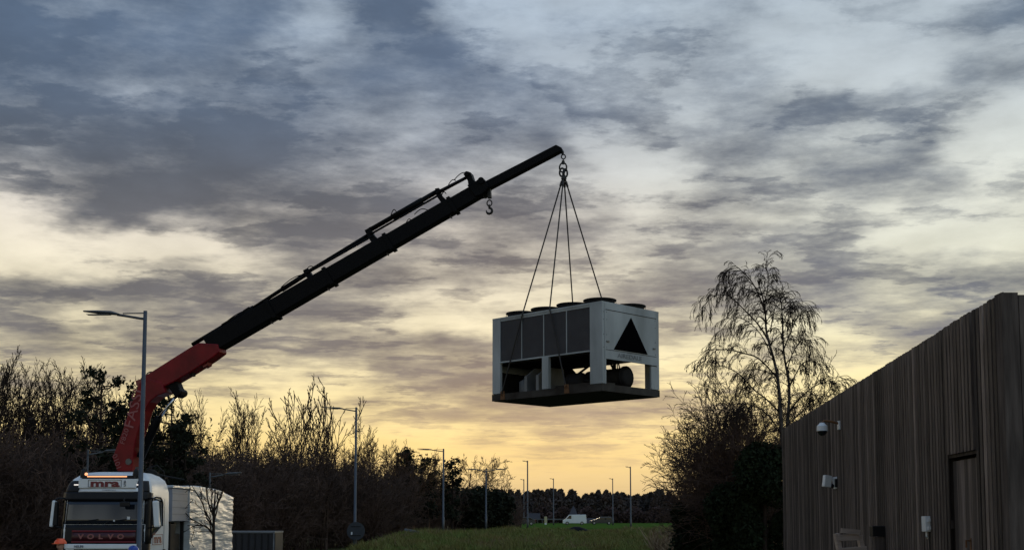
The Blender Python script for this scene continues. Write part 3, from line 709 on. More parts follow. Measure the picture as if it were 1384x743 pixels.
brk([(628,237),(634,233.5),(638,235),(641,244),(647,252),(636,259),(634,246)], .3)
mb = MB(); c = cp(633,237); mb.tube([c-cn*.2, c+cn*.2], .07, 12); c = cp(653,247); mb.tube([c-cn*.26, c+cn*.26], .10, 12); mb.build('head_pin', M['boom'], tr)
def arc(a, b, h):
    A = cp(*a); B = cp(*b); return [A.lerp(B, t/8) + Vector((0,0,h*math.sin(PI*t/8))) for t in range(9)]
mb = MB()
for a, b, h in (((553,283),(570,272),.12),((614,243),(634,234),.10),((528,292),(536,287),.14),((560,290),(578,284),.10),((549,301),(556,298),.08),((495,312),(505,307),.05),((596,266),(603,262),.1),((300,440),(332,419),.06),((412,368),(424,361),.10),((380,388),(408,371),.06),((606,250),(616,244),.08)):
    mb = MB(); mb.tube(arc(a, b, h), .014, 6); mb.build('hydraulic_hose', M['boom'], tr)
# spare hook near the jib root
mb = MB(); c = cp(656,264); mb.torus(c, .08, .025, axis=cn)
mb.beam(cp(661,254), cp(662,268), .10, .12, up=cn); mb.torus(cp(661.5,274.5), .075, .02, axis=cn, sy=1.2); mb.torus(cp(661.3,279), .045, .02, axis=cdir)
k_ = [cp(661.3,280)]+[cp(661.2+3.9*math.sin(t), 285-3.9*math.cos(t)) for t in [0+i*.45 for i in range(12)]]
mb.tube(k_, [.03]+[.038]*9+[.03,.02,.012], 8); mb.build('spare_hook', M['chain'], tr)

# load carried on the truck: shrink wrapped unit and a grey panelled crate
wl = empty('wrapped_unit', (TX, TY+4.5+2.9, TZ+1.12), label='long machine shrink-wrapped in crinkled white plastic on the lorry bed', cat='wrapped load')
rgw = np.random.default_rng(3)
nxw, nyw, nzw = 20, 90, 40
def wrapf(u, v, face):
    pass
Lh, Wh = 2.98, 1.27
def top(y):  # y local -Lh..Lh
    t = (y+Lh)/(2*Lh); return 2.26 - .06*t - .22*max(0, (t-.55)/.45)**1.3
V = []; Fq = []
prof = []   # cross-section param: up right side, over the top, down the left
NS = 120
def sect(q):  # q in 0..1 -> (x, zfrac, normal)
    a = 2.2; b = 2*Wh; tot = a*2+b; d = q*tot
    if d < a: return Wh, d/a, (1, 0)
    if d < a+b: return Wh-(d-a), 1.0, (0, 1)
    return -Wh, 1-(d-a-b)/a, (-1, 0)
from mathutils import noise as mn
for j in range(nyw+1):
    y = -Lh + 2*Lh*j/nyw; tp = top(y)
    for i in range(NS+1):
        x, zf, nn = sect(i/NS); z = zf*tp
        wr = mn.noise(Vector((x*1.2, y*.9, z*9.0 + y*.8)))*.030 + mn.noise(Vector((x*3, y*2.2, z*21 - y*1.5)))*.018 + .03*mn.noise(Vector((x, y*.9, z*1.3)))
        sag = -.03 if zf < 1 else -.04*math.cos(x/Wh*1.4)*.0
        V.append((x + nn[0]*wr, y + (.05*mn.noise(Vector((x*2, 3, z*5))) if j in (0, nyw) else 0), z + nn[1]*wr))
for j in range(nyw):
    for i in range(NS): a = j*(NS+1)+i; Fq.append((a, a+1, a+NS+2, a+NS+1))
Fq.append(tuple(range(NS+1))); Fq.append(tuple(nyw*(NS+1)+i for i in range(NS+1))[::-1])
mb = MB(); mb.add(V, Fq); mb.build('plastic_wrap', M['wrap'], wl, True)
mb = MB(); mb.box((-1.15,-2.9,0),(1.15,2.9,.03)); mb.build('skid', M['dark'], wl)
gc = empty('panelled_crate', (TX, TY+3.4, TZ), label='grey panelled box under a white plastic sheet between the cab and the wrapped load', cat='crate')
mb = MB(); mb.box((-.1,-.85,2.24),(1.24,.95,3.24), bev=.01); mb.build('box', M['greypanel'], gc)
mb = MB()
for z in (2.45,2.66,2.87,3.08): mb.box((1.241,-.85,z),(1.246,.95,z+.012))
mb.build('panel_seam', M['cabinet'], gc)
mb = MB(); mb.box((-.15,-.9,3.25),(1.27,1.0,3.34), bev=.03); mb.build('plastic_sheet', M['wrap'], gc)
for a, b in (((.0,-.75,1.92),(.12,-.6,2.23)),((1.05,-.75,1.32),(1.15,-.65,2.23)),((1.05,.75,1.13),(1.15,.85,2.23)),((0,.75,1.13),(.12,.85,2.23))):
    mb = MB(); mb.box(a, b); mb.build('leg', M['dark'], gc)

# ------------------------------------------------------------------ the hoisted chiller unit
CY = -44.7
ch = empty('chiller_unit', (1.755, 33.15, 4.97), R(CY), label='white industrial air chiller hanging in the air on four slings', cat='chiller')
L, W_, H = 4.146, 2.434, 2.36
l2, w2 = L/2, W_/2
mb = MB(); mb.box((-l2,-w2,0),(l2,-w2+.10,.19)).box((-l2,w2-.10,0),(l2,w2,.19)).box((-l2,-w2+.10,0),(-l2+.12,w2-.10,.19)).box((l2-.12,-w2+.10,0),(l2,w2-.10,.19))
for xx in (-1.2,-.4,.4,1.2): mb.box((xx-.04,-w2+.10,.02),(xx+.04,w2-.10,.14))
mb.box((-l2+.12,-w2+.10,.145),(l2-.12,w2-.10,.155)); bf = mb.build('base_frame', M['grime'], ch)
mb = MB(); mb.box((-l2+.05,-w2+.05,-.012),(l2-.05,w2-.05,-.004)); mb.build('base_pan', M['dark'], ch)
def post(a, b, m=M['chill']): mb = MB(); mb.box(a, b, bev=.01); return mb.build('post', m, ch)
post((-l2+.01,-w2+.005,.2),(-l2+.32,-w2+.10,H-.03)); post((l2-.44,-w2+.005,.2),(l2-.005,-w2+.10,H-.03))
post((-l2+.01,w2-.10,.2),(-l2+.32,w2-.005,H-.03)); post((l2-.44,w2-.10,.2),(l2-.005,w2-.005,H-.03))
mb = MB(); mb.box((l2-.06,-w2+.101,.2),(l2-.004,-w2+.16,1.1)); mb.build('post_return', M['chill'], ch)
mb = MB(); mb.box((l2-.06,w2-.36,.2),(l2-.004,w2-.101,.83)); mb.build('post_return', M['chill'], ch)
for s in (-1, 1):
    y0, y1 = (-w2+.012, -w2+.12) if s < 0 else (w2-.12, w2-.012)
    post((-.12,y0,.2),(.12,y1,1.08))
    # coil bank: frame rails, mullions, fin panels
    ya, yb = (-w2+.02, -w2+.09) if s < 0 else (w2-.09, w2-.02)
    mb = MB(); mb.box((-l2+.32,ya,1.075),(l2-.44,yb,1.115)).box((-l2+.32,ya,H-.09),(l2-.44,yb,H-.03))
    mb.build('coil_rail', M['chill'], ch)
    x0 = -l2+.32; n = 4; wd_ = (l2-.44-x0)/n
    for k in range(n):
        mb = MB(); a = x0+k*wd_; yy0, yy1 = (-w2+.035, -w2+.08) if s < 0 else (w2-.08, w2-.035)
        mb.box((a+.008,yy0,1.116),(a+wd_-.008,yy1,H-.091)); cp_ = mb.build('coil_panel', M['fins'], ch)
        if k: mb = MB(); mb.box((a-.014,ya+.002 if s<0 else yb-.03,1.116),(a+.014,ya+.03 if s<0 else yb-.002,H-.091)); mb.build('mullion', M['chill'], ch)
# end panels
def endpanel(s):
    xo = s*(l2); xi = s*(l2-.03)
    a, b = min(xo, xi), max(xo, xi)
    mb = MB(); mb.box((a,-w2+.101,1.10),(b,w2-.101,H-.03)); p = mb.build('end_panel', M['chill'], ch)
    mb = MB(); mb.box((a-.002,-w2+.101,.86),(b+.002,w2-.101,1.095)); mb.build('lower_strip', M['chill'], ch)
    mb = MB(); x0, x1 = (xo+.0015, xo+.006) if s > 0 else (xo-.006, xo-.0015)
    mb.box((x0,-w2+.14,H-.20),(x1,w2-.14,H-.185)).box((x0,-w2+.14,1.097),(x1,w2-.14,1.108)); mb.build('panel_seam', M['dark'], p)
    mb = MB()
    for yy in (-w2+.06,-w2+.18, w2-.18):
        for zz_ in (1.16,1.5,1.9,2.1): mb.box((x0,yy-.008,zz_-.008),(x1,yy+.008,zz_+.008))
    mb.build('screw', M['dark'], p)
    for yy in (-w2+.22, w2-.24):
        mb = MB(); mb.box((min(xo, xo+s*.018),yy-.05,1.30),(max(xo, xo+s*.018),yy+.05,1.34)); mb.build('latch', M['steel'], p)
    return p
ep = endpanel(1); endpanel(-1)
# solid black triangular louvre opening
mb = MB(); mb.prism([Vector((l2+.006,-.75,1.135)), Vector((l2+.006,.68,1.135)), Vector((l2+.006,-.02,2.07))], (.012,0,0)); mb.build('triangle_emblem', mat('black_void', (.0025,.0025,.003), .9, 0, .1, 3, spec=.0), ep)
text('AIREDALE', .165, face_mtx((l2+.006,-.08,.985), (0,1,0), (0,0,1)), M['text_grey'], ep, 'lettering', .002, .002, 1.42)
mb = MB(); mb.box((-l2+.01,-w2+.005,H-.029),(l2-.005,w2-.005,H+.02)); mb.build('top_deck', M['chill'], ch)
mb = MB(); mb.box((-l2+.05,-w2+.11,1.04),(l2-.05,w2-.11,1.07)); mb.build('drip_tray', M['dark'], ch)
mb = MB(); mb.box((-l2+.33,-.02,1.08),(l2-.45,.02,H-.04)); mb.build('fan_divider', M['dark'], ch)
for k in range(4):
    for yy in (-w2+.58, w2-.58):
        cx = -l2+.62+k*.985
        mb = MB(); mb.tube([(cx,yy,H+.021),(cx,yy,H+.05),(cx,yy,H+.13),(cx,yy,H+.16)], [.38,.39,.41,.43], 26, cap=False)
        mb.tube([(cx,yy,H+.06),(cx,yy,H+.061)], .405, 26)
        fan = mb.build('fan', M['dark'], ch, True)
        g2 = MB()
        for rr in (.44,.36,.28,.2,.12): g2.torus((cx,yy,H+.165), rr, .018, axis=(0,0,1), n=22, m=5)
        for t in range(8):
            a = t*PI/4; g2.tube([(cx,yy,H+.19),(cx+.43*math.cos(a),yy+.43*math.sin(a),H+.17),(cx+.45*math.cos(a),yy+.45*math.sin(a),H+.02)], .011, 5)
        g2.tube([(cx,yy,H+.07),(cx,yy,H+.19)], .11, 12)
        g2.build('fan_guard', M['dark'], fan)
# machinery seen through the open lower half
mb = MB(); mb.box((-l2+.34,.15,.2),(-1.15,.95,1.03)); mb.build('control_cabinet', M['dark'], ch)
mb = MB(); mb.box((-l2+.035,-w2+.11,.2),(-l2+.055,w2-.11,.85)); mb.build('end_closure', M['dark'], ch)
mb = MB(); mb.box((-l2+.33,w2-.16,.2),(-1.25,w2-.13,1.03)); mb.build('back_closure', M['dark'], ch)
for x0 in (-.95,-.50):
    mb = MB(); p = [Vector((x0,-1.0,.16)),Vector((x0,-1.0,.62)),Vector((x0+.0,-.62,.90)),Vector((x0,.1,.90)),Vector((x0,.1,.16))]; mb.prism(p, (.05,0,0)); mb.prism([Vector((x0+.02,-1.01,.16)),Vector((x0+.02,-1.01,.64)),Vector((x0+.02,-.97,.66)),Vector((x0+.02,-.96,.16))], (.10,0,0)); mb.build('partition', M['cabinet'], ch)
for cx, cy in ((-1.3,-.55),(-.72,-.45)):
    mb = MB(); mb.tube([(cx,cy,.16),(cx,cy,.20),(cx,cy,.55),(cx,cy,.62)], [.20,.24,.24,.12], 16); mb.build('compressor', M['cabinet'], ch, True)
mb = MB(); mb.tube([(.35,.2,.50),(.4,.2,.50),(1.75,.2,.50),(1.80,.2,.50)], [.20,.27,.27,.20], 20); mb.tube([(.9,.2,.5),(1.0,.2,.5)], .29, 20); mb.tube([(1.68,.2,.5),(1.73,.2,.5)], .31, 20)
mb.tube([(1.3,.2,.76),(1.3,.2,.90)], .05, 8); mb.build('evaporator', M['dark'], ch, True)
mb = MB(); mb.tube([(.25,-.5,.42),(.3,-.5,.42),(.75,-.5,.42),(.8,-.5,.42)], [.17,.23,.23,.17], 18); mb.build('motor', M['dark'], ch, True)
mb = MB(); mb.tube([(-.1,0,.2),(-.1,.2,.7),(.3,.3,.95),(1.0,.4,.95),(1.2,.3,.74)], .035, 8); mb.tube([(.8,-.5,.42),(1.2,-.2,.40),(1.2,.1,.45)], .045, 8); mb.tube([(1.0,.6,.2),(1.0,.6,1.03)], .02, 8); mb.tube([(1.45,.15,.76),(1.47,.12,1.03)], .015, 6); mb.build('pipework', M['dark'], ch, True)
mb = MB(); p = [Vector((-1.2,.96,.16)),Vector((-1.2,.96,1.03)),Vector((-.95,.96,1.03)),Vector((-.45,.96,.55)),Vector((1.1,.96,.40)),Vector((1.1,.96,.16))]; mb.prism(p, (0,.06,0)); mb.build('side_shield', M['dark'], ch)
mb = MB(); mb.box((.1,-.9,.156),(1.7,-.25,.30)); mb.build('plinth', M['grime'], ch)
# lifting lugs
lugs = [(-l2+.45,-w2),(.82,-w2),(-l2+.45,w2),(.82,w2)]
for lx, ly in lugs:
    mb = MB(); s = -1 if ly < 0 else 1
    mb.prism([Vector((lx-.09,ly+s*.015,.02)),Vector((lx+.09,ly+s*.015,.02)),Vector((lx+.06,ly+s*.015,.26)),Vector((lx-.06,ly+s*.015,.26))], (0,.025,0)); mb.torus((lx,ly+s*.04,.20), .05, .016, axis=(1,0,0)); mb.build('lifting_lug', M['rust'], ch)
# slings: hook -> over the top edge -> lug
cm = Matrix.Translation(ch.location) @ Matrix.Rotation(R(CY), 4, 'Z')
HY = 33.6
hp = at(762, 236, HY)
def sling(px, py, lug, edge, sag, label):
    lw = cm @ Vector((lug[0], lug[1] + (-.05 if lug[1] < 0 else .05), .2)); e = cm @ Vector(edge)
    o = MB(); o.tube([hp + (e-hp).normalized()*.05, hp.lerp(e,.06), hp.lerp(e,.5)+Vector((0,0,-.015)), e, lw], [.024,.022,.020,.020,.020], 7)
    o.tube([hp+Vector((0,0,-.02)), hp.lerp(e,.035)], .045, 8)
    r = empty('lifting_sling', hp); 
    ob = o.build('webbing', M['rope'], r); ob.location = -hp
    s2 = MB(); c = hp.lerp(e,.05); s2.tube([c, hp.lerp(e,.085)], .034, 8); ob = s2.build('sleeve', M['rope'], r); ob.location = -hp
    return tag(r, label, 'sling', 'slings lifting the chiller unit')
def edge_at(px, ly):
    best = None
    for i in range(400):
        x = -l2+.3+i*(L-.4)/399; p = cm @ Vector((x, ly, H+.03))
        d = p - Vector((0,0,EYE)); dep = d.y*math.cos(PITCH)+d.z*math.sin(PITCH); q = XC+F*d.x/dep
        if best is None or abs(q-px) < best[0]: best = (abs(q-px), x)
    return (best[1], ly, H+.03)
sling(0,0, lugs[0], edge_at(706.5,-w2-.01), 0, 'leftmost of the four slings, reaching down to the far left end of the chiller')
sling(0,0, lugs[1], edge_at(743,-w2-.01), 0, 'second sling from the left, passing over the coil panels of the chiller')
sling(0,0, lugs[2], edge_at(776,w2+.01), 0, 'third sling from the left, going behind the fans of the chiller')
sling(0,0, lugs[3], edge_at(822,w2+.01), 0, 'rightmost of the four slings, slanting to the corner beside the triangle panel')
# main hook assembly
hk = empty('lifting_hook', at(761,206,HY), label='heavy dark hook with chain links hanging from the tip of the crane jib', cat='hook')
hb = Vector(hk.location)
def hpt(px, py): return at(px, py, HY) - hb
mb = MB(); mb.torus(hpt(760.5,207), .05, .022, axis=(1,.3,0)); mb.torus(hpt(761.5,212), .06, .018, axis=(0,1,0), sy=1.1); mb.torus(hpt(761.3,217), .04, .018, axis=(1,0,0)); mb.build('shackle', M['chain'], hk)
mb = MB(); mb.tube([hpt(761.3,217.5), hpt(761,222)], .045, 8); mb.torus(hpt(761,226.5), .105, .024, axis=(.2,1,0), sy=1.35); mb.build('master_link', M['chain'], hk)
mb = MB(); mb.torus(hpt(759.5,233), .075, .03, axis=(.5,1,0), sy=1.6); mb.torus(hpt(764,234), .065, .032, axis=(-.4,1,0), sy=1.8); mb.torus(hpt(761.5,235), .06, .022, axis=(1,.3,0), sy=1.5); mb.build('sub_link', M['chain'], hk)

# ------------------------------------------------------------------ people in front of the truck (only their helmets reach the picture)
def person(loc, rz, hat, jacket, label, hscale=1.0):
    r = empty('person', loc, rz, label=label, cat='person', group=None)
    J = {'pel':(0,0,.98,.125,.10),'sp':(0,.01,1.18,.125,.095),'ch':(0,.0,1.38,.155,.105),'nk':(0,.0,1.52,.055,.055),'hd':(0,-.02,1.60,.06,.065),
         'lh':(-.095,0,.93,.085,.085),'lk':(-.11,-.02,.52,.06,.06),'la':(-.12,.02,.10,.042,.042),'lt':(-.13,-.14,.04,.04,.03),
         'rh':(.095,0,.93,.085,.085),'rk':(.12,-.03,.52,.06,.06),'ra':(.14,.02,.10,.042,.042),'rt':(.15,-.14,.04,.04,.03),
         'ls':(-.19,0,1.42,.06,.06),'le':(-.26,.03,1.14,.042,.042),'lw':(-.24,-.08,.90,.03,.03),
         'rs':(.19,0,1.42,.06,.06),'re':(.26,.03,1.14,.042,.042),'rw':(.24,-.08,.90,.03,.03)}
    E = [('pel','sp'),('sp','ch'),('ch','nk'),('nk','hd'),('pel','lh'),('lh','lk'),('lk','la'),('la','lt'),('pel','rh'),('rh','rk'),('rk','ra'),('ra','rt'),('ch','ls'),('ls','le'),('le','lw'),('ch','rs'),('rs','re'),('re','rw')]
    def skin(name, keys, edges, m, parent, gr=1.0, add=0.0, root=None):
        me = bpy.data.meshes.new(name); ix = {k: i for i, k in enumerate(keys)}
        me.from_pydata([J[k][:3] for k in keys], [(ix[a], ix[b]) for a, b in edges], [])
        o = link(name, me, m, parent); sk = o.modifiers.new('s', 'SKIN')
        for i, k in enumerate(keys):
            sv = me.skin_vertices[0].data[i]; sv.radius = (J[k][3]*gr+add, J[k][4]*gr+add); sv.use_root = (i == 0)
        su = o.modifiers.new('u', 'SUBSURF'); su.levels = 2; su.render_levels = 2; return o
    body = skin('body', list(J), E, M['skin'], r, .93)
    jk = ['sp','pel','ch','ls','le','rs','re']; skin('jacket', jk, [('sp','pel'),('sp','ch'),('ch','ls'),('ls','le'),('ch','rs'),('rs','re')], jacket, body, 1.12, .015)
    tk = ['pel','lh','lk','la','rh','rk','ra']; skin('trousers', tk, [('pel','lh'),('lh','lk'),('lk','la'),('pel','rh'),('rh','rk'),('rk','ra')], M['trousers'], body, 1.05, .014)
    mb = MB()
    for sx in (-.125,.145): mb.box((sx-.05,-.2,0),(sx+.05,.09,.11), bev=.03)
    mb.build('boots', M['boots'], body, True)
    mb = MB(); mb.ball((0,-.03,1.64), .105, (.80,.95,1.15), 16, 12); mb.box((-.012,-.155,1.60),(.012,-.12,1.65), bev=.006)
    for sx in (-1, 1): mb.ball((sx*.086,-.01,1.63), .028, (.4,.8,1.1), 8, 6)
    mb.build('head', M['skin'], body, True)
    mb = MB()
    for sx in (-1, 1): mb.ball((sx*.035,-.122,1.655), .012)
    mb.box((-.025,-.131,1.575),(.025,-.118,1.583)); mb.build('eyes_and_mouth', M['boots'], body)
    for sx in (-1, 1):
        for q in range(5):
            mb = MB(); bx_ = sx*.24; a = (q-1.5)*.019
            if q < 4: mb.tube([(bx_,-.085+a,.86),(bx_,-.09+a,.80),(bx_-sx*.012,-.10+a,.765-.008*(q in (0,3)))], [.011,.0095,.008], 7)
            else: mb.tube([(bx_-sx*.01,-.115,.87),(bx_-sx*.02,-.135,.835),(bx_-sx*.02,-.14,.81)], [.012,.010,.008], 7)
            mb.build('finger', M['skin'], body, True)
        mb = MB(); mb.box((sx*.24-.018,-.125,.84),(sx*.24+.018,-.045,.93), bev=.014); mb.build('palm', M['skin'], body, True)
    mb = MB(); mb.ball((0,-.03,1.69), .155, (.97,1.08,.86), 20, 8, half=True); mb.tube([(0,-.03,1.688),(0,-.03,1.70)], .152, 20)
    mb.box((-.09,-.25,1.688),(.09,-.15,1.70), bev=.004); mb.box((-.02,-.15,1.79),(.02,.10,1.822), bev=.01); mb.build('helmet', hat, r, True)
    r.scale = (hscale,)*3; return r
person((at(82.5,740,30.5).x, 30.5, -.69), R(-20), M['orange'], M['hivis'], 'worker in an orange hard hat standing in front of the lorry cab', 1.0)
person((at(180,740,30.5).x, 30.5, -.69), R(25), M['blue'], M['hivisy'], 'worker in a blue hard hat by the lamp post before the lorry', .905)

# ------------------------------------------------------------------ street lamps
def lamp(px, ptop, Y, arms, label, r0=.085, zb=None, group='street lamps along the road', m=None, pool=None, headl=.75):
    m = m or M['galv']; p = at(px, ptop, Y); zb = float(ground_z(p.x, Y)) if zb is None else zb
    o = empty('street_lamp', (p.x, Y, zb), label=label, cat='street lamp', group=group); h = p.z - zb
    mb = MB(); mb.tube([(0,0,-.05),(0,0,1.3),(0,0,1.31),(0,0,h)], [r0*1.35,r0*1.3,r0,r0*.75], 12); mb.build('pole', m, o, True)
    for s, ln in arms:
        mb = MB(); mb.tube([(0,0,h-.22),(s*.15*ln,0,h-.20),(s*.75*ln,0,h-.10)], max(.034, r0*.42), 8); mb.tube([(0,0,h-.06),(s*.6*ln,0,h-.07)], .016, 6); mb.build('arm', m, o, True)
        hd = MB(); x0 = s*.70*ln; x1 = x0+s*headl
        hd.tube([(x0,0,h-.11),(x0+s*.08,0,h-.10),(x0+s*.22*headl,0,h-.06),(x0+s*.6*headl,0,h-.035),(x1,0,h+.0)], [.03,.065,.095,.085,.035], 12)
        hd.v = [(x, y*1.5, (h-.06) + (z-(h-.06))*.55 + .02*abs(x-x0)) for x, y, z in hd.v]
        H_ = hd.build('lamp_head', m, o, True)
        ln_ = MB(); ln_.box((min(x0+s*.25*headl,x1-s*.1),-.10,h-.108),(max(x0+s*.25*headl,x1-s*.1),.10,h-.10)); ln_.build('lens', M['lens'], H_)
    return o
lamp(196.5, 420, 31.3, [(-1, 1.0)], 'tall grey lamp post standing in front of the lorry cab, reaching left', .068, zb=-.69, headl=.95)
l2_ = lamp(481.5, 550, 66, [(-1, 1.0)], 'lamp post with a round traffic sign back fixed low on its pole', .078, headl=1.1)
lamp(599.5, 606, 92, [(-1, 1.2)], 'single arm lamp post standing just left of the double arm lamp', .078, headl=1.2)
lamp(657, 633, 100, [(-1, 1.0), (1, 1.0)], 'double arm lamp post on the crest of the grass mound', .075, headl=1.1, zb=None)
far = [(713,622,165,'tallest of the distant lamp posts, left of the white van'),(708,647,230,'small far lamp post close beside the tallest distant one'),(748,646,228,'distant lamp post standing just left of the white van'),(828,646,228,'left of the two distant lamp posts beyond the dark car'),(852,630,173,'right and nearer of the two lamp posts beyond the dark car')]
for px, pt, Y_, lb_ in far:
    lamp(px, pt, Y_, [(-1, .35)], lb_, .11, m=M['galvd'], headl=.5)
for px, pt, Y_, a, lb_ in ((119,607,49,1,'pale headed lamp among the trees above the left of the cab'),(284,638,54,1,'pale headed lamp in front of the trees above the wrapped load')):
    if px == 238: continue
    lamp(px, pt, Y_, [(a, .9)], lb_, .055, m=M['galvd'], headl=.8)
# round traffic sign (seen from behind)
sp_ = at(481, 717, 65.85); rs = empty('traffic_sign', sp_, label='round traffic sign seen from behind on the lamp post by the mound', cat='sign')
mb = MB(); mb.tube([(0,-.012,0),(0,.012,0)], .50, 30); mb.build('sign_plate', M['signb'], rs)
mb = MB(); mb.box((-.28,-.035,.22),(.28,-.014,.27)).box((-.28,-.035,-.27),(.28,-.014,-.22)); mb.build('rail', M['black'], rs)
mb = MB(); mb.box((-.27,-.018,-.2),(-.19,-.0135,-.05)); mb.build('sticker', M['pwhite'], rs)

# dark skip right of the truck
sk = empty('site_container', (at(345,740,55).x, 55.6, -.69), label='low dark steel container with a pale top edge right of the lorry', cat='container')
xa, xb = (at(317,740,55).x-at(345,740,55).x), (at(373,740,55).x-at(345,740,55).x)
mb = MB(); mb.box((xa-.6,-1,.15),(xb,1,1.62)); mb.build('body', mat('dark_blue_grey_steel', (.012,.013,.018), .6, 0, .3, 2), sk)
mb = MB()
for i in range(7): mb.box((xa+.1+i*.3,-1.04,.2),(xa+.16+i*.3,-1.002,1.6))
mb.build('rib', M['black'], sk)
mb = MB(); mb.box((xa-.62,-1.06,1.622),(xb+.02,1.03,1.70)); mb.build('top_rail', M['cabinet'], sk)
mb = MB(); mb.box((xb-.05,-1.05,.1),(xb+.015,-1.005,1.62)); mb.build('end_post', M['cabinet'], sk)
mb = MB(); mb.box((xa-.5,-.9,0),(xa-.3,.9,.149)).box((xb-.3,-.9,0),(xb-.1,.9,.149)); mb.build('runner', M['black'], sk)

# ------------------------------------------------------------------ far vehicles
def car(name, px, Y_, length, prof, wins, m, label, cat, width=1.9, wheels=(.9, 4.1), wr=.33, flip=False):
    o = empty(name, (at(px, 700, Y_).x, Y_, float(ground_z(at(px,700,Y_).x, Y_))+.03), label=label, cat=cat)
    mb = MB(); mb.prism([Vector((x, 0, z)) for x, z in prof], (0, width, 0)); b = mb.build('body', m, o)
    bv = b.modifiers.new('b', 'BEVEL'); bv.width = .06; bv.segments = 2
    for w_ in wins:
        mb = MB(); mb.prism([Vector((x, 0, z)) for x, z in w_], (0, width+.02, 0)); mb.build('window', M['glass'], b)
    for wx in wheels:
        for s in (-1, 1):
            mb = MB(); mb.tube([(wx, s*(width/2-.2), wr), (wx, s*(width/2+.01), wr)], wr, 18); wh = mb.build('wheel', M['tyre'], o)
            mb = MB(); mb.tube([(wx, s*(width/2), wr), (wx, s*(width/2+.02), wr)], wr*.6, 14); mb.build('rim', M['cars'], wh)
    for s in (-1, 1):
        mb = MB(); mb.box((.02,s*.7-.15,.62),(.10,s*.7+.15,.8)); mb.build('headlight', M['pwhite'], o)
        mb = MB(); mb.box((length-.04,s*.75-.08,.8),(length+.01,s*.75+.08,1.1)); mb.build('tail_light', M['dred'], o)
    return o
car('white_van', 760.5, 232, 4.6, [(.02,.3),(.02,.85),(.55,1.15),(1.25,1.95),(4.5,2.0),(4.6,.8),(4.6,.3)],
    [[(.72,1.2),(1.28,1.84),(1.65,1.84),(1.65,1.15)]], M['carw'], 'white panel van on the road beyond the mown field', 'van', wheels=(.85,3.7))
bpy.data.objects['white_van'].name = 'parked_van'
car('estate_car', 797, 238, 4.7, [(0,.3),(.02,.75),(1.2,.98),(2.0,1.48),(4.3,1.5),(4.68,1.0),(4.7,.3)],
    [[(1.45,1.0),(2.05,1.40),(2.85,1.40),(2.85,.98)],[(2.92,.98),(2.92,1.40),(4.2,1.40),(4.4,1.0)]], M['card'], 'dark estate car with a pale roof and bonnet right of the white van', 'car', wheels=(.85,3.8))
ec = bpy.data.objects['estate_car']; mb = MB(); mb.box((2.1,-.85,1.51),(4.3,.85,1.545), bev=.01); mb.build('roof_panel', M['cars'], ec); mb = MB(); mb.prism([Vector((.1,0,.80)),Vector((1.25,0,1.02)),Vector((1.25,0,1.05)),Vector((.1,0,.83))],(0,1.6,0)); mb.build('bonnet', M['cars'], ec)
car('parked_car', 695, 218, 3.9, [(0,.3),(.02,.8),(.9,1.0),(1.5,1.45),(3.0,1.45),(3.8,1.0),(3.9,.3)],
    [[(1.05,1.0),(1.55,1.38),(2.9,1.38),(3.5,1.0)]], M['card'], 'dark hatchback half hidden by scrub at the edge of the field', 'car', wheels=(.75,3.1))
# crash barrier, bollard, signs behind the field
fb = empty('crash_barrier', (at(722,700,262).x, 262, 0), label='pale metal crash barrier left of the white van', cat='barrier')
mb = MB(); mb.box((-1,0,.9),(10,.05,1.15)); mb.build('rail', M['galv'], fb)
for i in range(5):
    mb = MB(); mb.box((-.8+i*2.5,.06,0),(-.65+i*2.5,.14,1.0)); mb.build('post', M['galvd'], fb)
bo = empty('bollard', (at(737.5,700,240).x, 240, .03), label='pale lit keep-left bollard beside the far crash barrier', cat='bollard')
mb = MB(); mb.box((-.28,-.15,.3),(.28,.15,1.6), bev=.06); mb.build('body', mat('pale_yellow_plastic', (.42,.40,.24), .6), bo); mb = MB(); mb.box((-.22,-.16,0),(.22,.14,.299)); mb.build('foot', M['pwhite'], bo)
for px, py, w_, h_, nm, lb_ in ((775,692,2.2,2.6,'road_sign','blue triangular topped road sign far behind the white van'),(805,703,8.5,1.2,'road_sign','low wide blue chevron board behind the dark estate car'),(722,697,2.8,1.4,'road_sign','small dark road sign beside the far crash barrier')):
    p = at(px, py, 275); s_ = empty(nm, (p.x, 275, 0), label=lb_, cat='sign')
    mb = MB()
    if px == 775: mb.prism([Vector((-w_/2,0,p.z-1)),Vector((w_/2,0,p.z-1)),Vector((w_/2*.5,0,p.z+.6)),Vector((0,0,p.z+1.6)),Vector((-w_/2*.5,0,p.z+.6))],(0,.06,0))
    else: mb.box((-w_/2,-.03,p.z-h_/2),(w_/2,.03,p.z+h_/2))
    mb.build('sign_plate', M['signblue'], s_)
    for xx in (-.6*w_/2, .6*w_/2):
        mb = MB(); mb.tube([(xx,.08,0),(xx,.08,p.z)], .05, 6); mb.build('post', M['galvd'], s_)

